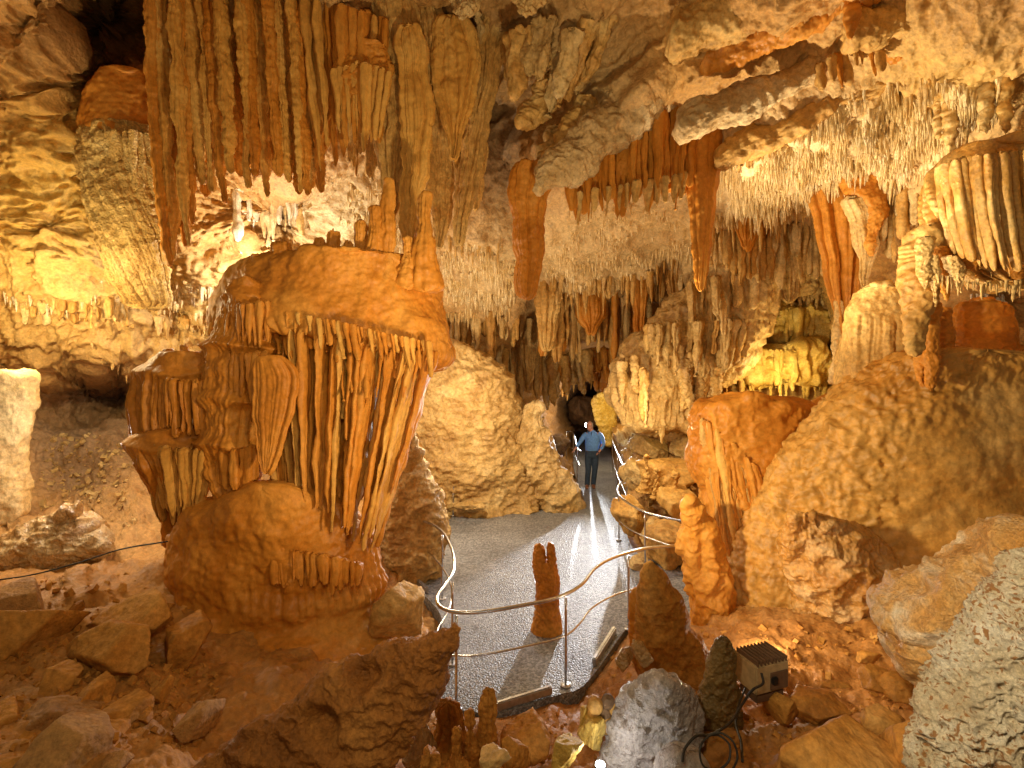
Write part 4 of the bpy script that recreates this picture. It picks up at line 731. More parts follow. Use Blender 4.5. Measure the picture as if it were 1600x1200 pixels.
# stubs at the bottom middle
for i, (x, y0, y1, w0, w1, d, ln, lab) in enumerate([(700, 1100, 1200, 34, 60, 3.5, 0, 'flat-topped broken stub in front of the near post'), (757, 1076, 1200, 14, 64, 3.45, 6, 'tallest dark stub at the bottom edge of the walkway'), (733, 1110, 1200, 8, 44, 3.4, 0, 'short dark stub left of the tallest one'), (715, 1138, 1210, 14, 40, 3.2, 0, 'rounded little stub below the flat-topped one'), (672, 1178, 1225, 20, 40, 3.0, 0, 'pale-rimmed knob at the bottom edge')]):
    solo('stub_stalagmite', lab, 'stalagmite', EARTH, spike_rows(x, y0, y1, w0, w1, ln), d, 'stub stalagmites at the bottom', ratio=.9, nv=90, nu=80, rag=5, seed=i+4, disp=flute_disp(.06, .03, 900, seed=230+i, rough=.03, f=4))
for i, (px, py, d, w, h, rot, lab, m) in enumerate([(925, 1138, 3.5, 50, 56, .3, 'yellow sharp-edged rock beside the bluish boulder', YELLOW), (880, 1175, 3.2, 44, 70, -.4, 'pale yellow pitted rock at the bottom edge', YELLOW), (912, 1118, 3.6, 20, 40, -.2, 'small upright yellow chip', YELLOW), (770, 1190, 3.0, 60, 40, .2, 'pale rock at the bottom edge under the tallest stub', TAN), (830, 1150, 3.9, 90, 60, .1, 'crumpled brown rock below the walkway edge', EARTH), (800, 1180, 3.3, 60, 60, 0, 'dark brown rock in the bottom gap', EARTH), (650, 1168, 3.4, 50, 70, .5, 'glinting wet rock under the holed slab', WET)]):
    V, T = rock(px, py, d, w, h, None, 380+i, rot, rough=.08)
    tag(place('foreground_rock', V, T, m), lab, 'rock', 'rocks along the bottom edge')
BLUEW = rockmat('wet_grey_stone', (.22, .19, .19), (.36, .33, .33), (.5, .47, .47), rough=.22, bump=1, scale=2.5, fine=22, spec=.9, bdist=.02)
solo('wet_boulder', 'bluish grey wet boulder with beaded skin at the bottom middle', 'boulder', BLUEW, [(1066, 1030, 1044), (1080, 1005, 1066), (1110, 972, 1085), (1150, 956, 1080), (1190, 950, 1060), (1230, 940, 1050)], 3.25, ratio=.8, nv=180, nu=200, rag=5, disp=lambda G, s, t, th: .03*fbm(G, 3, 4, 241)+.022*(1-worley(G, 24, 3))+.035*ridged(G, 5, 3, 242))
solo('wet_boulder', 'low grey wet boulder cut by the bottom edge beside the cable', 'boulder', BLUEW, [(1180, 1045, 1075), (1192, 1030, 1100), (1230, 1025, 1105)], 2.9, ratio=.9, nv=70, nu=110, rag=3, disp=lambda G, s, t, th: .03*fbm(G, 3, 4, 243)+.012*(1-worley(G, 22, 5)))
kn = thing('knob_cluster', 'cluster of round dark knobs between the yellow rock and the bluish boulder', 'rock', P(940, 1120, 3.6))
for i, (x, y, w) in enumerate([(930, 1102, 24), (950, 1096, 20), (962, 1108, 20), (944, 1112, 26), (928, 1116, 20), (966, 1122, 24), (948, 1128, 30)]):
    V, T = rock(x, y, 3.5+.05*hsh(i, 3), w, w*1.1, None, 400+i, 0, rough=.05, cuts=0, sub=4); place('knob', V, T, DARKR if i % 2 else BUFF, kn)
# pointed fins and slopes at right
solo('pointed_rock', 'tall reddish pointed rock standing before the right railing', 'rock', EARTH, [(878, 1014, 1022), (892, 1004, 1036), (920, 999, 1052), (950, 998, 1063), (985, 996, 1076), (1020, 994, 1108), (1060, 1000, 1150), (1110, 1000, 1180)], 4.3, ratio=.55, nv=190, nu=200, rag=4, disp=lambda G, s, t, th: .045*fbm(G, 2.2, 4, 251)+.02*ridged(G, 5, 3, 252))
solo('pointed_rock', 'narrow amber fin leaning on the tall reddish pointed rock', 'rock', OCHRE, [(920, 988, 996), (935, 983, 1003), (970, 982, 1008), (1003, 984, 1012), (1030, 986, 1014)], 4.5, ratio=.8, nv=90, nu=80, rag=3, disp=rough_disp(.03, 3, 253))
solo('pointed_rock', 'dark olive shark-fin rock with a bright left edge, beside the floodlight', 'rock', rockmat('olive_stone', (.13, .08, .025), (.22, .14, .04), (.32, .2, .06), rough=.4, bump=.7, scale=2, fine=14, spec=.7), [(993, 1126, 1133), (1008, 1116, 1145), (1035, 1110, 1152), (1070, 1098, 1158), (1110, 1085, 1160), (1150, 1078, 1158), (1190, 1070, 1160)], 3.45, ratio=.6, nv=150, nu=150, rag=4, disp=rough_disp(.035, 3, 254))
V, T = rock(1000, 1018, 4.0, 34, 44, None, 410, .2, rough=.08); tag(place('foreground_rock', V, T, WET), 'white-rimmed wet lump at the foot of the amber fin', 'rock')
V, T = rock(975, 1028, 4.2, 34, 40, None, 411, -.2, rough=.08); tag(place('foreground_rock', V, T, WET), 'round wet lump left of the white-rimmed one', 'rock')
for i, (x0, y0, x1, y1, d, rot, lab) in enumerate([(1344, 1048, 1402, 1090, 3.9, -.2, 'small rim-lit stone on the dark floor at the right'), (1376, 1055, 1432, 1098, 3.8, .3, 'rounded stone touching the small rim-lit one'), (1225, 1064, 1326, 1142, 3.55, .1, 'pentagon-shaped slab in the dark right floor'), (1280, 1062, 1328, 1078, 3.75, 0, 'thin flat stone with white edge behind the pentagon slab'), (1200, 1120, 1420, 1260, 2.9, .05, 'very large flat block across the lower right floor'), (1330, 1095, 1430, 1150, 3.4, -.15, 'flat speckled block right of the pentagon slab'), (1335, 1018, 1380, 1040, 4.5, .1, 'low block before the mound foot'), (1390, 1110, 1480, 1260, 2.8, .3, 'steep dark block under the lace-crusted rock'), (1195, 1080, 1245, 1130, 3.5, -.2, 'dark block between floodlight cable and pentagon slab')]):
    V, T = rock((x0+x1)/2, (y0+y1)/2, d, x1-x0, y1-y0, (y1-y0)*d/F*1.1, 420+i, rot, rough=.045, cuts=12)
    tag(place('floor_rock', V, T, EARTH), lab, 'rock', 'fallen blocks on the right floor')
# lace-crusted rocks at the right edge
LACE = rockmat('lace_crust', (.5, .37, .2), (.66, .54, .34), (.74, .65, .48), rough=.6, bump=1, scale=5, fine=30, bdist=.02)
_nt = LACE.node_tree; _b = _nt.nodes['Principled BSDF']; _old = _b.inputs['Base Color'].links[0].from_socket
_g2 = _nt.nodes.new('ShaderNodeNewGeometry'); _v = _nt.nodes.new('ShaderNodeTexVoronoi'); _v.inputs['Scale'].default_value = 30; _v.feature = 'DISTANCE_TO_EDGE'
_n = _nt.nodes.new('ShaderNodeTexNoise'); _n.inputs['Scale'].default_value = 9; _n.inputs['Detail'].default_value = 4; lnk(_nt, _g2.outputs['Position'], _n.inputs['Vector'])
_mv = _nt.nodes.new('ShaderNodeMix'); _mv.data_type = 'VECTOR'; _mv.inputs['Factor'].default_value = .2; lnk(_nt, _g2.outputs['Position'], _mv.inputs[4]); lnk(_nt, _n.outputs['Color'], _mv.inputs[5])
lnk(_nt, _mv.outputs[1], _v.inputs['Vector'])
_n5 = _nt.nodes.new('ShaderNodeTexNoise'); _n5.inputs['Scale'].default_value = 2.2; _n5.inputs['Detail'].default_value = 3; lnk(_nt, _g2.outputs['Position'], _n5.inputs['Vector'])
_ms = _nt.nodes.new('ShaderNodeMath'); _ms.operation = 'MULTIPLY_ADD'; _ms.inputs[1].default_value = .6; _ms.inputs[2].default_value = -.13; lnk(_nt, _n5.outputs['Fac'], _ms.inputs[0])
_sb = _nt.nodes.new('ShaderNodeMath'); _sb.operation = 'SUBTRACT'; lnk(_nt, _v.outputs['Distance'], _sb.inputs[0]); lnk(_nt, _ms.outputs[0], _sb.inputs[1])
_mr = _nt.nodes.new('ShaderNodeMapRange'); _mr.inputs['From Min'].default_value = .0; _mr.inputs['From Max'].default_value = .12; lnk(_nt, _sb.outputs[0], _mr.inputs['Value'])
_mx = _nt.nodes.new('ShaderNodeMix'); _mx.data_type = 'RGBA'; lnk(_nt, _mr.outputs[0], _mx.inputs['Factor']); lnk(_nt, _old, _mx.inputs[6]); _mx.inputs[7].default_value = (.36, .17, .05, 1)
lnk(_nt, _mx.outputs[2], _b.inputs['Base Color'])
def lace_disp(k):
    def fn(G, s, t, th):
        W = G+.05*fbm(G, 6, 2, 7)[..., None]
        return .04*fbm(G, 2, 4, 261+k)+.03*ridged(W*np.array([1, 1, .6]), 9, 3, 262)-.03*np.clip(worley(W, 20, 5, True), 0, .5)*2+.014*ridged(W, 26, 2, 3)
    return fn
solo('lace_rock', 'near rock wholly covered in cream lace-like crust at the lower right corner', 'rock', LACE, [(880, 1600, 1860), (905, 1588, 1900), (960, 1552, 1920), (1010, 1515, 1920), (1060, 1484, 1920), (1110, 1466, 1910), (1160, 1458, 1900), (1220, 1450, 1900), (1290, 1445, 1900)], 2.05, ratio=.45, nv=320, nu=360, rag=5, disp=lace_disp(1))
rockmat('ledge_stone', (.5, .22, .04), (.6, .33, .1), (.78, .66, .46), rough=.45, bump=.8, scale=3.2, fine=16, spec=.5)
ls = thing('lace_ledge', 'overhanging orange ledge veined with white crust, behind the lace-crusted rock', 'rock', P(1540, 1000, 2.9))
form('ledge', bpy.data.materials['ledge_stone'], [(838, 1592, 1760), (855, 1570, 1800), (880, 1530, 1860), (910, 1480, 1880), (945, 1432, 1880), (980, 1412, 1880), (1010, 1420, 1880), (1045, 1450, 1860), (1080, 1490, 1840)], 2.6, ls, ratio=.5, nv=230, nu=300, rag=6, disp=lambda G, s, t, th: .06*fbm(G, 1.6, 4, 264)+.08*ridged(G, 2.4, 4, 265)-.05*np.clip(worley(G, 6, 3, True), 0, .5))
for i, (x, y0, y1, w) in enumerate([(1580, 832, 872, 10), (1598, 838, 880, 14)]):
    form('spike', WHITE, [(y0, x-1, x+1), (y0+10, x-w*.4, x+w*.3), (y1, x-w*.7, x+w*.7)], 2.75, ls, ratio=.9, nv=40, nu=30, disp=rough_disp(.01, 6, i))
# shiny pieces on the left
solo('white_column', 'white-edged column stump at the left edge beside the recess', 'column', CREAM, [(584, -70, 30), (592, -75, 44), (620, -75, 46), (680, -75, 42), (740, -75, 37), (790, -75, 33), (815, -70, 22)], 6.6, ratio=.5, nv=170, nu=170, rag=4, disp=lambda G, s, t, th: .07*fbm(G, 1.8, 4, 271)+.04*ridged(G*np.array([1, 1, .5]), 4, 3, 272))
wm = thing('wet_mass', 'glistening melted-looking flowstone heap at the left edge of the slope', 'flowstone', P(70, 890, 6.2))
form('heap', WET, [(-90, 880, 905), (-40, 862, 912), (10, 842, 908), (60, 822, 902), (100, 806, 893), (135, 812, 885), (155, 835, 872), (164, 850, 862)], 5.9, wm, axis='x', ratio=1.1, nv=200, nu=200, rag=6, disp=lambda G, s, t, th: .06*fbm(G, 2.5, 4, 272)+.05*ridged(G*np.array([.6, 1, 1]), 5, 3, 273))
for i, (x, y, w, h) in enumerate([(100, 800, 26, 30), (118, 796, 20, 26), (88, 812, 22, 24), (140, 828, 26, 36)]):
    V, T = rock(x, y, 6.1, w, h, None, 440+i, 0, rough=.07, cuts=3, sub=4); place('lump', V, T, WET, wm)

# small broken stones strewn over the loose floor: nobody could count them
def rubble(name, poly, n, s0, s1, mat, seed):
    rs = np.random.RandomState(seed); g = Geo(); xs = [p[0] for p in poly]; ys = [p[1] for p in poly]; k_ = 0
    B = np.array([[x, y, z] for x in (-1, 1) for y in (-1, 1) for z in (-1, 1)], float); Qb = np.array([(0, 1, 3, 2), (4, 6, 7, 5), (0, 4, 5, 1), (2, 3, 7, 6), (0, 2, 6, 4), (1, 5, 7, 3)])
    while k_ < n:
        x = rs.uniform(min(xs), max(xs)); y = rs.uniform(min(ys), max(ys))
        if not in_poly(np.array([x]), np.array([y]), poly)[0]: continue
        p_ = shell_pos(x, y); d = p_[1]; r = (s0+(s1-s0)*rs.rand()**3)*d/F
        M = np.linalg.qr(rs.normal(size=(3, 3)))[0]; V = (B*rs.uniform(.5, 1.1, (8, 3))*np.array([1, .8, .6]))@M*r
        g.add(V+p_+[0, -.3*r, .25*r], Qb); k_ += 1
    V, Q = g.arr(); return setting(place(name, V, Q, mat, smooth=False, origin=np.zeros(3)), 'stuff')
rubble('rubble', [(0, 925), (200, 900), (300, 960), (340, 1060), (330, 1190), (0, 1190)], 650, 1.2, 9, EARTH, 1)
rubble('rubble', [(660, 1190), (690, 1110), (880, 1090), (980, 1000), (1110, 980), (1420, 1000), (1440, 1190)], 700, 1, 7, EARTH, 2)
rubble('rubble', [(965, 700), (1080, 690), (1100, 880), (1040, 860), (990, 830), (975, 760)], 350, 1.2, 7, TAN, 3)
rubble('rubble', [(60, 690), (200, 690), (220, 840), (60, 830)], 400, 1, 6, TAN, 4)
rubble('rubble', [(680, 790), (850, 785), (905, 770), (905, 800), (840, 805), (710, 825)], 160, 1, 5, TAN, 5)
# ================================================================ small stalactites: one mesh of each kind, copied
def stal_mesh(seed, bumpy=.1, curve=.05):
    rs = np.random.RandomState(seed)
    nv, nu = 14, 9
    t = np.linspace(0, 1, nv)[:, None]; th = np.linspace(0, 2*np.pi, nu, endpoint=False)[None]
    r = (1-t)**rs.uniform(.55, .9)*.5*(1+bumpy*np.sin(t*rs.uniform(9, 17)+rs.rand()*6))+.02
    r = r*(1+.16*np.sin(2*th+rs.rand()*6)+.1*np.sin(3*th+t*4))
    x = r*np.cos(th)+curve*np.sin(t*3+rs.rand()*6); y = r*np.sin(th)+curve*np.cos(t*2.4+rs.rand()*6)
    Gd = np.stack([x, y, -t+.0*th], -1)
    V = np.concatenate([Gd.reshape(-1, 3), [[Gd[-1, :, 0].mean(), Gd[-1, :, 1].mean(), -1.01]]])
    Q = grid_faces(nv, nu, True)[:, ::-1]
    b = (nv-1)*nu; f = np.array([(nv*nu, b+j, b+(j+1) % nu, b+(j+1) % nu) for j in range(0, 0)]).reshape(-1, 4)
    return V, np.concatenate([Q, f.astype(int)]) if len(f) else Q
KINDS = {}
def stal_kind(mat):
    if mat.name not in KINDS:
        KINDS[mat.name] = []
        for k in range(5):
            V, Q = stal_mesh(k+3, .06+.03*k, .03+.02*k); me = mesh_from('stalactite', V, Q); me.materials.append(mat); KINDS[mat.name].append(me)
    return KINDS[mat.name]
nst = 0
def hang(x, y, L, w, mat, label, group, dback=.0, d=None, seed=0):
    """one stalactite whose root is seen at (x, y), L long and w wide in photo pixels"""
    global nst
    own = d is None or not d; q = shell_pos(x, y); d = (d if d else q[1]-.02)-dback
    ms = stal_kind(mat); o = bpy.data.objects.new('stalactite', ms[nst % 5]); COL.objects.link(o)
    p = tuple(q) if own else P(x, y, d); k = d/F
    o.location = (p[0], p[1], p[2]+.02); o.scale = (w*k, w*k, L*k+.02); o.rotation_euler = (random.uniform(-.04, .04), random.uniform(-.04, .04), random.uniform(0, 6.3))
    tag(o, label, 'stalactite', group); nst += 1
    return o
def row(pts, n, L0, L1, w, mat, label, group, dback=0, d=None, jy=6):
    pts = np.array(pts, float); l = np.linspace(0, 1, len(pts))
    for i in range(n):
        u = (i+random.random())/n
        x = np.interp(u, l, pts[:, 0]); y = np.interp(u, l, pts[:, 1])+random.uniform(-jy, jy)
        L = L0+(L1-L0)*random.random()**1.8
        hang(x, y, L, w*random.uniform(.6, 1.3)*(.6+.4*L/L1), mat, label, group, dback, np.interp(u, l, pts[:, 2]) if pts.shape[1] > 2 else d)
row([(850, 446), (900, 436), (950, 424), (1000, 414), (1060, 400)], 30, 18, 62, 9, BUFF, 'tan stalactite in the row along the far edge of the flat recess ceiling', 'stalactites at the recess edge')
row([(870, 470), (940, 455), (1010, 440)], 16, 20, 60, 9, TAN, 'shadowed stalactite behind the row at the recess edge', 'stalactites behind the recess edge')
row([(1115, 335), (1160, 332), (1210, 328), (1280, 318)], 26, 14, 52, 8, BUFF, 'short orange stalactite fringing the lower edge of the white straw ceiling', 'stalactites under the straw ceiling')
row([(1130, 350), (1200, 350), (1260, 345)], 16, 20, 60, 8, CREAM, 'pale stalactite hanging behind the fringe of the straw ceiling', 'stalactites behind the straw ceiling')
row([(886, 325), (960, 322), (1060, 318)], 16, 8, 22, 6, CREAM, 'tiny stalactite under the roof before the recess', 'tiny stalactites before the recess')
row([(0, 452), (60, 462), (110, 470), (165, 440)], 22, 8, 24, 4.5, WHITE, 'glinting white icicle on the bright left wall lip', 'white icicles on the left wall')
row([(176, 404), (205, 402), (240, 412)], 16, 8, 24, 4.5, WHITE, 'white icicle below the fluted flowstone of the left wall', 'white icicles under the fluted flowstone')
row([(300, 440), (330, 446), (360, 448)], 14, 8, 26, 4.5, WHITE, 'white icicle behind the left shoulder of the big column', 'white icicles behind the big column')
row([(235, 478), (270, 484), (310, 494), (335, 500)], 18, 6, 18, 5, CREAM, 'cream icicle on the ledge left of the big column', 'icicles on the left ledge')
row([(155, 520), (170, 540), (185, 548)], 7, 8, 18, 5, CREAM, 'icicle on the small curved lip in the left ledge', 'icicles on the curved lip')
row([(205, 540), (222, 556), (236, 540)], 6, 8, 18, 5, CREAM, 'icicle round the hanging grey boulder of the left ledge', 'icicles on the grey boulder')
row([(690, 480), (730, 484), (770, 486), (800, 480)], 26, 8, 26, 5, CREAM, 'straw-thin stalactite on the fuzzy ledge right of the big column', 'straws on the fuzzy ledge')
row([(700, 370), (740, 380), (790, 372)], 14, 10, 36, 6, BUFF, 'dull stalactite above the fuzzy ledge', 'stalactites above the fuzzy ledge')
row([(1462, 438, 4.95), (1530, 442, 4.95), (1600, 446, 4.9)], 20, 8, 26, 7, CREAM, 'cream stalactite dripping from the hem of the ridged drapery', 'stalactites on the ridged drapery hem')
row([(1500, 455), (1545, 462), (1580, 458)], 18, 10, 26, 6, WHITE, 'white stalactite in the gap under the ridged drapery', 'stalactites in the right gap')
row([(780, 545), (810, 540), (840, 560)], 12, 12, 40, 8, TAN, 'stalactite hanging over the top of the leaning boulder', 'stalactites over the leaning boulder')
row([(870, 600), (900, 590), (945, 588), (985, 570)], 14, 10, 30, 7, BUFF, 'small stalactite along the brow of the dark tunnel', 'stalactites on the tunnel brow')
row([(640, 290), (660, 330), (600, 350), (560, 310)], 10, 12, 40, 7, CREAM, 'stalactite on the bright wall behind the column spikes', 'stalactites behind the column spikes')
row([(1350, 190), (1400, 150), (1440, 120), (1480, 90)], 16, 20, 55, 9, CREAM, 'stalactite on the folded ceiling above the straw field', 'stalactites above the straw field')
row([(0, 578), (30, 582), (50, 590)], 8, 6, 14, 4, TAN, 'small dark drip over the white column stump', 'drips over the white stump')
# soda straws: a field nobody could count
def straw_field(name, poly, n, L0, L1, w, mat, seed):
    rs = np.random.RandomState(seed); g = Geo(); xs = [p[0] for p in poly]; ys = [p[1] for p in poly]; k_ = 0
    while k_ < n:
        x = rs.uniform(min(xs), max(xs)); y = rs.uniform(min(ys), max(ys))
        if poly_dist(np.array([x]), np.array([y]), poly)[0] > rs.uniform(-14, 4): continue
        if float(perlin(x/34, y/22, 3, seed)) < -.22: k_ += 1; continue
        p = shell_pos(x, y); d = p[1]; k = d/F; L = (L0+(L1-L0)*rs.rand()**2.2)*k*(.55+.9*max(0, .5+float(perlin(x/28, y/28, 0, seed)))); r = w*k*rs.uniform(.4, 1.4)/2
        a = np.arange(5)*2*np.pi/5+rs.rand()*6; c = np.stack([np.cos(a), np.sin(a), 0*a], -1)
        tilt = rs.uniform(-.12, .12, 2)*L
        V = np.concatenate([p+[0, 0, .03]+c*r*1.3, p+[tilt[0]*.5, tilt[1]*.5, -L*.55]+c*r*.75, p+[tilt[0], tilt[1], -L]+c*r*.2])
        g.add(V, np.concatenate([[(r_*5+j, (r_+1)*5+j, (r_+1)*5+(j+1) % 5, r_*5+(j+1) % 5) for j in range(5)] for r_ in range(2)])); k_ += 1
    o = place(name, *g.arr(), mat, origin=np.zeros(3)); return setting(o, 'stuff')
STRAW = rockmat('straw_calcite', (.64, .45, .18), (.78, .6, .31), (.85, .73, .48), rough=.45, bump=.2, scale=3, fine=20, spec=.5)
straw_field('soda_straws', [(1090, 335), (1115, 240), (1190, 196), (1310, 140), (1380, 125), (1490, 95), (1590, 100), (1575, 165), (1500, 215), (1475, 265), (1360, 290), (1285, 322), (1180, 338)], 8500, 6, 28, 4.8, STRAW, 1)
straw_field('soda_straws', [(880, 338), (980, 330), (1075, 325), (1085, 400), (1030, 405), (960, 420), (860, 445), (850, 400)], 900, 4, 12, 3.6, STRAW, 2)
straw_field('soda_straws', [(690, 385), (740, 370), (800, 380), (815, 440), (800, 480), (730, 482), (690, 450)], 700, 5, 16, 3.6, STRAW, 3)
straw_field('soda_straws', [(560, 270), (620, 260), (650, 320), (640, 380), (560, 390), (540, 330)], 260, 5, 16, 3.6, STRAW, 4)
straw_field('soda_straws', [(200, 430), (330, 440), (400, 420), (400, 470), (320, 490), (200, 470)], 420, 4, 12, 3.4, STRAW, 5)

# ribs and drips that grow straight out of the walls
def wall_drips(label, x0, x1, y0, y1, n, w, mats, seed, out=.12, **k):
    xs = np.linspace(x0, x1, 7)
    tp = [(x, y0+10*math.sin(x*.13+seed), shell_at(x, y0)-out*.2) for x in xs]; bt = [(x, y1+12*math.sin(x*.09+seed*2), min(shell_at(x, y0)+.1, shell_at(x, y1))-out) for x in xs]
    t_ = thing('dripstone_curtain', label, 'flowstone', P((x0+x1)/2, y0, tp[3][2]), 'dripstone curtains on the walls')
    pleats(t_, 'drip', mats, tp, bt, n, w, seed=seed, **{**dict(vary=.55, blunt=.2, nv=60, nu=22, dj=.18, bump=.05, wig=3), **k})
wall_drips('long tan drips on the back wall under the far edge of the recess', 840, 1015, 452, 560, 28, 12, [BUFF, TAN, OCHRE], 61)
wall_drips('pale drips on the wall between the post-like stalactite and the tall amber drapery', 1110, 1290, 345, 450, 26, 12, [TAN, CREAM, BUFF], 62, .3)
wall_drips('yellow drips over the middle ledge of the alcove', 1150, 1300, 460, 535, 22, 11, [YELLOW, TAN, BUFF], 63, .3)
wall_drips('short tan drips in the corner over the leaning boulder', 690, 830, 490, 560, 16, 11, [TAN, BUFF], 64, .2)
wall_drips('bright cream drips on the wall behind the column spires', 540, 660, 190, 300, 16, 12, [CREAM, BUFF], 65)
wall_drips('bright cream drips behind the hanging pipes', 350, 480, 285, 400, 16, 12, [CREAM, WHITE], 66)
wall_drips('dull drips on the wall left of the ridged drapery', 1365, 1460, 285, 400, 13, 12, [BUFF, TAN], 67)
wall_drips('shadowed drips left of the dark tunnel mouth', 780, 860, 540, 650, 12, 11, [TAN, BUFF], 68, .2)
wall_drips('fringe of thin drips along the recess roof edge', 860, 1090, 425, 470, 40, 8, [BUFF, CREAM], 69, .05)
wall_drips('row of thin drips under the lip of the left ledge', 20, 210, 470, 510, 22, 8, [CREAM, BUFF], 70, .08)
wall_drips('drips on the ledge lip left of the big column', 230, 350, 490, 525, 18, 8, [CREAM, BUFF], 71, .08)
# ================================================================ railings, man, floodlight, cables
STEEL = plain('brushed_steel', (.66, .69, .75), rough=.24, metal=1)
ALU = plain('dull_aluminium', (.5, .5, .5), rough=.45, metal=.9)
BLACK = plain('black_cable', (.012, .011, .01), rough=.5)
def railing(label, top, low, posts, ztop=-2.46, zlow=-2.93, loc=None, plate=True):
    t = thing('railing', label, 'railing', loc)
    V, Q = tube(smooth_path([on_z(x, y, ztop) if len((x, y)) == 2 else 0 for x, y in top], 10), .018, 12); place('handrail', V, Q, STEEL, t)
    if low:
        V, Q = tube(smooth_path([on_z(x, y, zlow) for x, y in low], 10), .011, 10); place('lower_rail', V, Q, STEEL, t)
    for (x, y) in posts:                       # foot pixel
        p = np.array(on_z(x, y, ZW)); h = ztop-ZW
        V, Q = tube([p+[0, 0, -.03], p+[0, 0, .3], p+[0, 0, h*.8], p+[0, 0, h-.03]], .014, 12); o = place('post', V, Q, STEEL, t)
        if plate:
            V, Q = tube([p+[0, 0, .001], p+[0, 0, .008], p+[0, 0, .014]], .055, 16); pl = place('base_plate', V, Q, ALU, t, origin=np.array(t.location)); pl.parent = o; pl.location = (0, 0, 0)
    return t
def top_to_foot(x, y):
    """pixel of a post foot under the rail pixel (x, y)"""
    p = on_z(x, y, -2.46); return (x, HY-ZW*F/p[1])
railing('long curving steel railing across the near edge of the walkway', [(628, 809), (655, 812), (688, 828), (706, 858), (709, 890), (695, 915), (683, 932), (688, 948), (715, 957), (760, 955), (815, 946), (870, 934), (908, 914), (930, 888), (960, 871), (1010, 857), (1078, 851)],
        [(640, 848), (668, 862), (695, 893), (706, 922), (700, 955), (684, 984), (686, 1010), (708, 1024), (760, 1022), (830, 1008), (880, 995), (905, 975), (925, 950), (960, 930), (1000, 918)],
        [top_to_foot(655, 813), top_to_foot(691, 831), top_to_foot(707, 905), top_to_foot(713, 957), top_to_foot(884, 929), top_to_foot(982, 865)], loc=on_z(713, 1100, ZW))
railing('steel railing bending along the right side of the walkway behind the man', [(955, 680), (961, 698), (972, 724), (981, 738), (978, 750), (967, 758), (966, 772), (985, 788), (1020, 804), (1078, 816)],
        [(957, 712), (964, 740), (976, 768), (978, 782), (968, 795), (968, 812), (990, 830), (1040, 850), (1078, 860)],
        [top_to_foot(957, 688), top_to_foot(965, 710), top_to_foot(980, 738), top_to_foot(967, 765), top_to_foot(1008, 800)], loc=on_z(968, 850, ZW))
railing('short steel railing the man rests his hand on', [(908, 705), (903, 702), (900, 694), (897, 680), (892, 674), (884, 675)], [(906, 728), (900, 716), (896, 702), (886, 697)],
        [top_to_foot(902, 702), top_to_foot(896, 678), top_to_foot(885, 675)], loc=on_z(898, 750, ZW))
lp = thing('rail_post', 'lone steel post standing before the leaning boulder', 'post', on_z(708, 806, ZW))
p = np.array(on_z(708, 806, ZW)); V, Q = tube([p, p+[0, 0, .4], p+[0, 0, .8], p+[0, 0, 1.06]], .021, 12); place('post', V, Q, STEEL, lp)
V, Q = tube([p+[0, 0, .003], p+[0, 0, .01], p+[0, 0, .018]], .06, 16); place('base_plate', V, Q, ALU, lp)
for i, (a, b, lab) in enumerate([((776, 1112), (862, 1085), 'grey metal edging strip along the near lip of the walkway'), ((928, 1042), (960, 990), 'short grey metal edging strip at the right corner of the walkway'), ((640, 902), (668, 928), 'metal edging strip at the left bulge of the walkway')]):
    A = np.array(on_z(*a, ZW)); B = np.array(on_z(*b, ZW)); m = (A+B)/2; L = np.linalg.norm(B-A)
    bm = box(Vector((m[0], m[1], ZW+.05)), (L, .05, .09), math.atan2(B[1]-A[1], B[0]-A[0]), .012)
    o = bm_obj('edging_strip', bm, ALU); tag(o, lab, 'edging', 'edging strips of the walkway')
# ---- man
MX, MY = P(922, 762, 13.5)[:2]
def skinned(pts, edges, rad, sub=2):
    me = bpy.data.meshes.new('tmp'); me.from_pydata([(x, y, z) for x, y, z in pts], edges, [])
    o = bpy.data.objects.new('tmp', me); COL.objects.link(o)
    o.modifiers.new('s', 'SKIN'); m = o.modifiers.new('u', 'SUBSURF'); m.levels = m.render_levels = sub
    for i, r in enumerate(rad):
        sv = me.skin_vertices[0].data[i]; sv.radius = r if isinstance(r, tuple) else (r, r); sv.use_root = i == 0
    return o
def bake(o, extra=None, voxel=None):
    if voxel:
        m = o.modifiers.new('r', 'REMESH'); m.mode = 'VOXEL'; m.voxel_size = voxel; m.use_smooth_shade = True
        s = o.modifiers.new('sm', 'SMOOTH'); s.iterations = 3; s.factor = .4
    bpy.context.view_layer.update(); dg = bpy.context.evaluated_depsgraph_get()
    me = bpy.data.meshes.new_from_object(o.evaluated_get(dg)); old = o.data
    bpy.data.objects.remove(o); bpy.data.meshes.remove(old); return me
man = thing('person', 'man in blue sweater and dark jeans on the walkway, one hand on the rail', 'person', (MX, MY, ZW))
SKIN = plain('skin', (.62, .3, .2), rough=.5); SWEAT = plain('blue_knit', (.15, .33, .72), rough=.85, spec=.2); JEANS = plain('dark_denim', (.05, .075, .11), rough=.85, spec=.2); SHOE = plain('brown_leather', (.3, .12, .05), rough=.5); HAIR = plain('grey_hair', (.34, .3, .27), rough=.8)
J = dict(pel=(.05, .02, .92), waist=(.05, .0, 1.08), chest=(.06, -.01, 1.30), neck=(.03, -.01, 1.50), head=(-.01, -.02, 1.60), top=(-.015, -.02, 1.70),
         sr=(-.12, 0, 1.43), er=(-.27, -.06, 1.22), wr=(-.40, -.10, 1.06), hr=(-.435, -.115, 1.01),
         sl=(.25, 0, 1.43), el=(.34, -.02, 1.18), wl=(.235, -.15, 1.0), hl=(.195, -.17, .965),
         tr=(-.05, .01, .86), kr=(-.055, -.03, .48), ar=(-.075, .02, .09), fr=(-.095, -.11, .04), tl=(.14, .01, .86), kl=(.125, .0, .48), al=(.09, .05, .09), fl=(.085, -.08, .04))
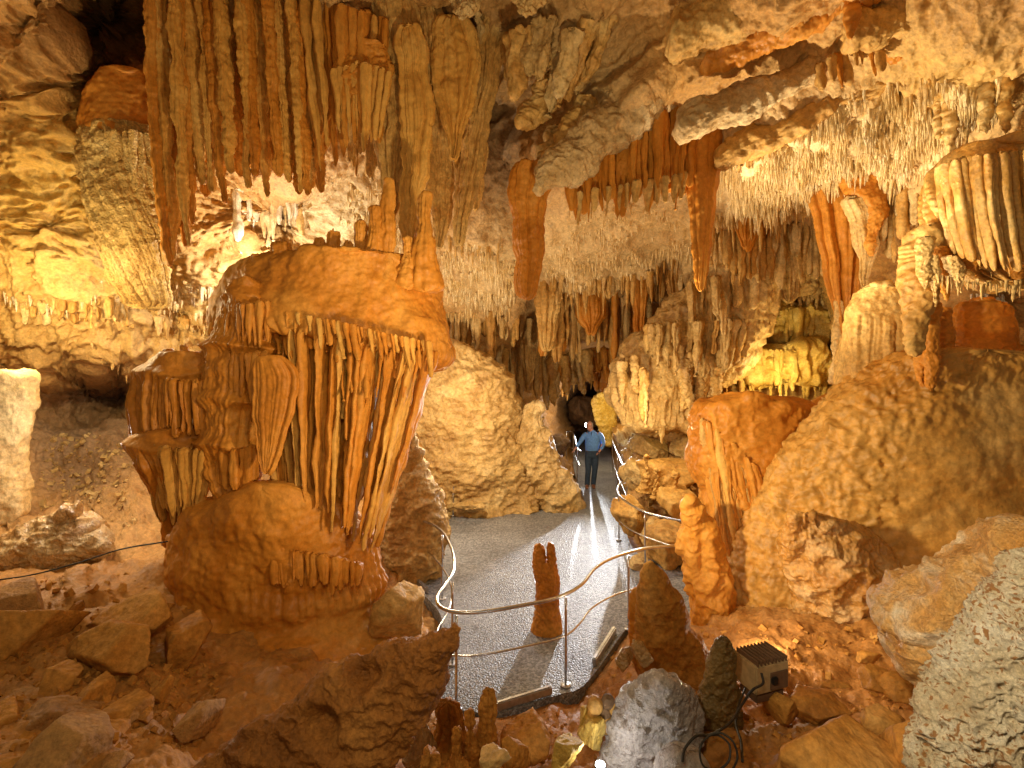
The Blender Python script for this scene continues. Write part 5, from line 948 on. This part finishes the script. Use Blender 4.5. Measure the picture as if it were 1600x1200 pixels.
names = list(J); ix = {n: i for i, n in enumerate(names)}
E = [('pel', 'waist'), ('waist', 'chest'), ('chest', 'neck'), ('neck', 'head'), ('head', 'top'), ('chest', 'sr'), ('sr', 'er'), ('er', 'wr'), ('wr', 'hr'), ('chest', 'sl'), ('sl', 'el'), ('el', 'wl'), ('wl', 'hl'), ('pel', 'tr'), ('tr', 'kr'), ('kr', 'ar'), ('ar', 'fr'), ('pel', 'tl'), ('tl', 'kl'), ('kl', 'al'), ('al', 'fl')]
R = dict(pel=.13, waist=(.145, .115), chest=(.15, .115), neck=.055, head=(.075, .09), top=(.065, .08), sr=.062, er=.043, wr=.028, hr=.032, sl=.062, el=.043, wl=.028, hl=.032, tr=.082, kr=.055, ar=.038, fr=.035, tl=.082, kl=.055, al=.038, fl=.035)
pts = [J[n] for n in names]; edges = [(ix[a], ix[b]) for a, b in E]; rad = [R[n] for n in names]
def chain(base, dirs, r0, r1):
    global pts, edges, rad
    prev = base; p = np.array(pts[base])
    for k, d in enumerate(dirs):
        p = p+np.array(d); pts.append(tuple(p)); rad.append(r0+(r1-r0)*k/(max(1, len(dirs)-1))); edges.append((prev, len(pts)-1)); prev = len(pts)-1
parts_f = []
def finger_tubes():
    out = []
    for h, dx in (('hr', (-1, -.2, -.7)), ('hl', (-.8, -.3, -.5))):
        c = np.array(J[h]); d = np.array(dx, float); d /= np.linalg.norm(d)
        side = np.cross(d, [0, 1, .2]); side = np.array([0, 1, 0])-d*d[1]; side /= np.linalg.norm(side); dn = np.array([0, 0, -1.0])
        for k, (off, L) in enumerate(((-.028, .075), (-.01, .085), (.009, .08), (.027, .062))):
            b = c+d*.02+side*off; m = b+d*L*.5+dn*.006; e = m+d*L*.25+dn*.028; out.append(tube([b, (b+m)/2, m, e], [.0095, .009, .0085, .0065], 8))
        b = c-side*.025-d*.01; out.append(tube([b, b-side*.03+d*.015+dn*.005, b-side*.04+d*.045+dn*.014], [.011, .0105, .008], 8))
    return out
bo = skinned(pts, edges, rad)
bme = bake(bo)
bm = bmesh.new(); bm.from_mesh(bme)
hc = Vector((-.015, -.03, 1.64))
def ball(c, s, u=20, v=14):
    r = bmesh.ops.create_uvsphere(bm, u_segments=u, v_segments=v, radius=1)
    for q in r['verts']: q.co = Vector((q.co.x*s[0], q.co.y*s[1], q.co.z*s[2]))+Vector(c)
fx = Vector((-.5, -.866, 0))                                # where the face looks
ball(hc, (.077, .095, .115)); ball(hc+fx*.085+Vector((0, 0, -.012)), (.014, .018, .026)); ball(hc+fx*.062+Vector((0, 0, -.075)), (.045, .045, .035))
ball(hc+fx*.075+Vector((0, 0, .03)), (.05, .03, .012)); ball(hc+fx*.088+Vector((0, 0, -.052)), (.022, .018, .008))
for s in (-1, 1): ball(hc+Vector((.866*s*.078, -.5*s*.078, -.005)), (.014, .022, .032))
for V, Q in finger_tubes():
    vs = [bm.verts.new(v) for v in V]
    for f in Q:
        try: bm.faces.new([vs[i] for i in f])
        except ValueError: pass
bme2 = bpy.data.meshes.new('body0'); bm.to_mesh(bme2); bm.free()
bo = bpy.data.objects.new('tmp', bme2); COL.objects.link(bo)
bme = bake(bo, voxel=.0065)
def man_part(name, me, mat):
    me.name = name; me.materials.clear(); me.materials.append(mat); me.polygons.foreach_set('use_smooth', [True]*len(me.polygons))
    o = bpy.data.objects.new(name, me); COL.objects.link(o); o.parent = man; return o
man_part('body', bme, SKIN)
def ell_stack(secs, n=28):
    """closed stack of horizontal ovals (x, y, z, rx, ry)"""
    a = np.linspace(0, 2*np.pi, n, endpoint=False); V = []
    for x, y, z, rx, ry in secs: V.append(np.stack([x+rx*np.cos(a), y+ry*np.sin(a), z+0*a], 1))
    m = len(secs); V = np.concatenate(V+[[secs[0][:3]], [secs[-1][:3]]]); Q = list(map(tuple, grid_faces(m, n, True))); b = (m-1)*n
    for j in range(n): Q.append((m*n, (j+1) % n, j)); Q.append((m*n+1, b+j, b+(j+1) % n))
    return V, Q
def solid(name, shells, mat, vox=.009):
    bm = bmesh.new()
    for V, Q in shells:
        vs = [bm.verts.new(v) for v in V]
        for q in Q:
            try: bm.faces.new([vs[i] for i in q])
            except ValueError: pass
    bmesh.ops.recalc_face_normals(bm, faces=bm.faces[:])
    me = bpy.data.meshes.new('tmp'); bm.to_mesh(me); bm.free(); o = bpy.data.objects.new('tmp', me); COL.objects.link(o)
    return man_part(name, bake(o, voxel=vox), mat)
def limb(pts, r, n=6): 
    p = smooth_path(pts, n); return tube(p, np.interp(np.linspace(0, 1, len(p)), np.linspace(0, 1, len(r)), r), 16)
solid('sweater', [ell_stack([(.05, .01, .985, .172, .135), (.05, .0, 1.03, .178, .14), (.055, -.015, 1.12, .19, .155), (.06, -.015, 1.24, .195, .15), (.062, -.01, 1.34, .20, .14), (.062, 0, 1.41, .19, .12), (.055, .0, 1.455, .13, .095), (.045, .0, 1.49, .075, .075), (.04, -.002, 1.525, .066, .068)]),
  limb([(-.08, 0, 1.405), (-.16, -.01, 1.36), J['er'], (-.33, -.08, 1.14), (-.372, -.093, 1.09)], [.078, .07, .053, .046, .04]),
  limb([(.2, 0, 1.405), (.285, -.005, 1.36), J['el'], (.30, -.08, 1.08), (.255, -.13, 1.03)], [.078, .07, .054, .047, .041])], SWEAT)
solid('trousers', [ell_stack([(.045, .02, .80, .15, .115), (.047, .02, .87, .172, .13), (.05, .01, .95, .168, .13), (.05, .005, 1.0, .16, .125)]),
  limb([(-.04, .015, .88), (-.05, 0, .68), J['kr'], (-.066, -.005, .28), (-.074, .015, .07)], [.098, .092, .075, .07, .064]),
  limb([(.13, .015, .88), (.135, .01, .68), J['kl'], (.108, .025, .28), (.09, .045, .07)], [.098, .092, .075, .07, .064])], JEANS)
for s in ('r', 'l'):
    a = np.array(J['a'+s]); f = np.array(J['f'+s]); h = a+(a-f)*.25
    solid('shoe', [limb([(h[0], h[1]+.02, .045), (h[0], h[1], .048), ((a[0]+f[0])/2, (a[1]+f[1])/2, .048), (f[0], f[1]-.03, .038), (f[0], f[1]-.07, .034)], [.03, .044, .05, .044, .02])], SHOE, .007)
bm = bmesh.new()
r = bmesh.ops.create_uvsphere(bm, u_segments=28, v_segments=18, radius=1)
for q in list(bm.verts):
    c = Vector((q.co.x*.081, q.co.y*.1, q.co.z*.112)); fr = c.normalized().dot(fx)
    if fr > .35 or q.co.z > .72 or q.co.z < -.45: bm.verts.remove(q)
    else: q.co = c+hc
bm_me = bpy.data.meshes.new('hair'); bm.to_mesh(bm_me); bm.free()
h = man_part('hair', bm_me, HAIR); sm = h.modifiers.new('t', 'SOLIDIFY'); sm.thickness = .012; sm.offset = 1
for s in (-1, 1):
    bm = bmesh.new(); ball(hc+fx*.083+Vector((.866*s*.03, -.5*s*.03, .014)), (.011, .011, .008), 10, 8)
    me = bpy.data.meshes.new('eye'); bm.to_mesh(me); bm.free(); man_part('eye', me, BLACK)
bm = bmesh.new(); ball(Vector((.015, -.115, 1.44)), (.008, .03, .055), 10, 8); me = bpy.data.meshes.new('zip'); bm.to_mesh(me); bm.free(); man_part('zip', me, BLACK)
# ---- lamp behind the man
lampm = plain('lamp_glass', (.9, .9, .9), emit=30)
fl = thing('floodlight', 'small lit floodlight on a stand behind the head of the man', 'floodlight', P(919, 664, 17.9))
c = Vector(P(919, 664, 17.9)); rot = 0
bm = box(c+Vector((0, .06, 0)), (.24, .1, .18), 0, .015); bm_obj('housing', bm, BLACK, fl)
bm = box(c+Vector((0, .002, 0)), (.2, .012, .14), 0, .004); bm_obj('lens', bm, lampm, fl)
V, Q = tube([c+Vector((0, .08, -.1)), c+Vector((0, .08, -.6)), c+Vector((0, .08, -1.2)), Vector((c.x, c.y+.08, ZW-.05))], .018, 10); place('stand', V, Q, BLACK, fl)
# ---- floodlight box in the foreground
RUST = plain('weathered_housing', (.42, .3, .15), rough=.6, metal=.0)
RUSTD = plain('weathered_fins', (.13, .07, .035), rough=.7)
fb = thing('floodlight', 'weathered box floodlight with finned top lying among the rocks at lower right', 'floodlight', P(1190, 1072, 3.55))
c = Vector(P(1190, 1046, 3.6)); rz = .32
def lb(off, size, name, mat, parent, bev=.006):
    o = Matrix.Rotation(rz, 4, 'Z')@Vector(off); return bm_obj(name, box(c+o, size, rz, bev), mat, parent)
lb((0, 0, 0), (.29, .2, .2), 'housing', RUST, fb, .012)
for k in range(9): lb((-.125+k*.031, 0, .112), (.011, .2, .035), 'fin', RUSTD, fb, .002)
lb((.05, -.104, -.02), (.15, .012, .12), 'rear_cover', RUSTD, fb, .004)
lb((.0, -.115, -.01), (.05, .03, .05), 'cable_gland', BLACK, fb, .008)
lb((0, 0, -.14), (.24, .16, .06), 'foot', RUSTD, fb, .006)
# small lit lamp at the bottom edge
sl = thing('spot_lamp', 'small lit spot lamp among the yellow rocks at the bottom edge', 'lamp', P(938, 1196, 3.1))
c = Vector(P(938, 1195, 3.1)); V, Q = tube([c+Vector((0, .02, -.09)), c+Vector((0, .01, -.04)), c+Vector((0, 0, 0))], [.022, .032, .035], 16); place('can', V, Q, BLACK, sl)
V, Q = tube([c+Vector((0, 0, .001)), c+Vector((0, 0, .005)), c+Vector((0, 0, .008))], [.03, .028, .02], 16); place('lens', V, Q, lampm, sl)
# cables
def cable(lab, pts, r=.008):
    V, Q = tube(smooth_path([P(*p) for p in pts], 12), r, 8); return tag(place('cable', V, Q, BLACK), lab, 'cable', 'black cables')
cable('black cable looping from the box floodlight into a coil on the rocks', [(1190, 1052, 3.4), (1192, 1068, 3.35), (1176, 1078, 3.32), (1160, 1100, 3.25), (1140, 1130, 3.1), (1110, 1148, 3.0), (1088, 1150, 2.95), (1070, 1170, 2.9), (1066, 1190, 2.85)])
cable('coil of black cable lying at the bottom right of the middle', [(1110, 1148, 2.95), (1125, 1150, 2.95), (1140, 1165, 2.9), (1138, 1190, 2.86), (1118, 1204, 2.84), (1098, 1195, 2.86), (1094, 1168, 2.9), (1108, 1150, 2.94), (1128, 1146, 2.94), (1146, 1160, 2.9), (1152, 1185, 2.86), (1140, 1210, 2.8)], .006)
cable('thin cable stretched along the top of the left rubble slope', [(-60, 912, 5.3), (40, 900, 5.35), (120, 880, 5.4), (190, 858, 5.45), (262, 846, 5.5)], .008)
cable('dark cable hanging beside the knobs at the right railing', [(1165, 1075, 3.45), (1155, 1100, 3.3), (1150, 1130, 3.2), (1158, 1160, 3.05), (1160, 1190, 2.9)], .008)
WORLD_S = .17; EXPO = 0.3
LAMPS = [
 ('walkway_backlight', 922, 664, 17.8, 1700, (.93, .96, 1), dict(r=.05, spot=30, aim=(850, 818, 7), blend=1)),
 ('tunnel_lamp', 968, 664, 14.6, 1700, (.95, .97, 1), dict(r=.05, spot=36, aim=(780, 885, 6.5), blend=1)),
 ('path_fill', 850, 470, 7.0, 330, (1, .96, .92), dict(r=.1, spot=30, aim=(915, 720, 13), blend=.8)),  # added spot that lightens the walking man from the front
 ('path_fill', 820, 330, 8.0, 210, (.8, .9, 1), dict(r=.1, spot=75, aim=(830, 950, 7), blend=.8)),  # added overhead spot, cool, to lift the walkway floor
 ('column_fill', 1000, 860, 3.2, 290, (1, .72, .38), dict(r=.12, spot=75, aim=(480, 600, 5.5), blend=.9)),
 ('column_fill', 600, 200, 2.5, 100, (1, .74, .4), dict(r=.12, spot=75, aim=(440, 620, 5.3), blend=.9)),
 ('mound_fill', 760, 690, 4.6, 650, (1, .8, .48), dict(r=.12, spot=92, aim=(1420, 680, 6), blend=.8)),
 ('roof_fill', 900, 800, 3.0, 420, (1, .78, .44), dict(r=.1, spot=80, aim=(680, 80, 6.6), blend=.9)),
 ('drapery_fill', 1150, 480, 4.6, 200, (1, .8, .46), dict(r=.08, spot=55, aim=(1540, 330, 5), blend=.8)),  # extra spot put in to warm the ridged drapery from its left
 ('lace_fill', 1050, 420, .9, 330, (1, .88, .66), dict(r=.08, spot=50, aim=(1600, 1080, 2.3), blend=.9)),  # added light near the camera, brightens the lace-crusted rock
 ('left_wall_light', 40, 500, 6.9, 120, (1, .76, .36), dict(r=.05)),
 ('left_wall_light', 110, 430, 6.1, 80, (1, .8, .44), dict(r=.05)),  # second one is added, to lift the fluted panel and ledge
 ('shelf_lamp', 420, 430, 8.2, 150, (1, .92, .8), dict(r=.05)),
 ('recess_lamp', 120, 690, 6.3, 40, (1, .9, .78), dict(r=.05)),
 ('chamber_light', 720, 640, 9.2, 190, (1, .8, .5), dict(r=.1)),
 ('chamber_light', 1000, 640, 9.4, 90, (1, .78, .44), dict(r=.1)),  # second one is added, makes the back wall right of centre more golden
 ('ceiling_lamp', 1050, 640, 7.0, 1000, (1, .82, .54), dict(r=.08, spot=85, aim=(1390, 110, 5.9), blend=.9)),
 ('gap_lamp', 1545, 470, 6.6, 40, (1, .84, .58), dict(r=.05)),
 ('alcove_lamp', 1225, 600, 10.6, 80, (1, .78, .34), dict(r=.06)),
 ('glowing_column_fill', 950, 645, 15.7, 30, (1, .76, .3), dict(r=.05)),  # added point light that turns the thin end column golden
 ('tunnel_fill', 890, 640, 16.5, 30, (1, .8, .55), dict(r=.1)),
 ('front_fill', 480, 260, 1.0, 110, (1, .78, .46), dict(r=.15)),
 ('rock_lamp', 938, 1180, 3.12, 4, (1, .95, .85), dict(r=.03)),
 ('mound_lamp', 1180, 1000, 4.9, 16, (1, .82, .6), dict(r=.05)),
]
# ================================================================ camera, lamps, render
cam = bpy.data.cameras.new('camera'); co = bpy.data.objects.new('camera', cam); COL.objects.link(co)
co.rotation_euler = (math.pi/2, 0, 0); cam.sensor_width = 36; cam.lens = 18; cam.clip_end = 200; cam.clip_start = .05
cam.shift_y = -(600-HY)/1600
S.camera = co
w = bpy.data.worlds.new('World'); S.world = w; w.use_nodes = True
bg = w.node_tree.nodes['Background']; bg.inputs['Color'].default_value = (1, .70, .38, 1); bg.inputs['Strength'].default_value = WORLD_S
def lamp(name, px, py, d, watts, col, r=.06, spot=None, aim=None, blend=.6):
    L = bpy.data.lights.new(name, 'SPOT' if spot else 'POINT'); L.energy = watts; L.color = col; L.shadow_soft_size = r
    o = bpy.data.objects.new(name, L); COL.objects.link(o); o.location = P(px, py, d)
    if spot:
        L.spot_size = math.radians(spot); L.spot_blend = blend
        v = Vector(P(*aim))-o.location; o.rotation_euler = v.to_track_quat('-Z', 'Y').to_euler()
    return o
WARM = (1, .70, .38); COOL = (.93, .96, 1); NEUT = (1, .86, .66); GOLD = (1, .76, .36)
for a in LAMPS: lamp(*a[:6], **(a[6] if len(a) > 6 else {}))
v = S.view_settings; v.view_transform = 'Standard'; v.look = 'None'; v.exposure = EXPO; v.gamma = 1
S.render.engine = 'CYCLES'; S.cycles.use_denoising = True; S.cycles.max_bounces = 6; S.cycles.diffuse_bounces = 4; S.cycles.sample_clamp_indirect = 6
S.cycles.caustics_reflective = False; S.cycles.caustics_refractive = False
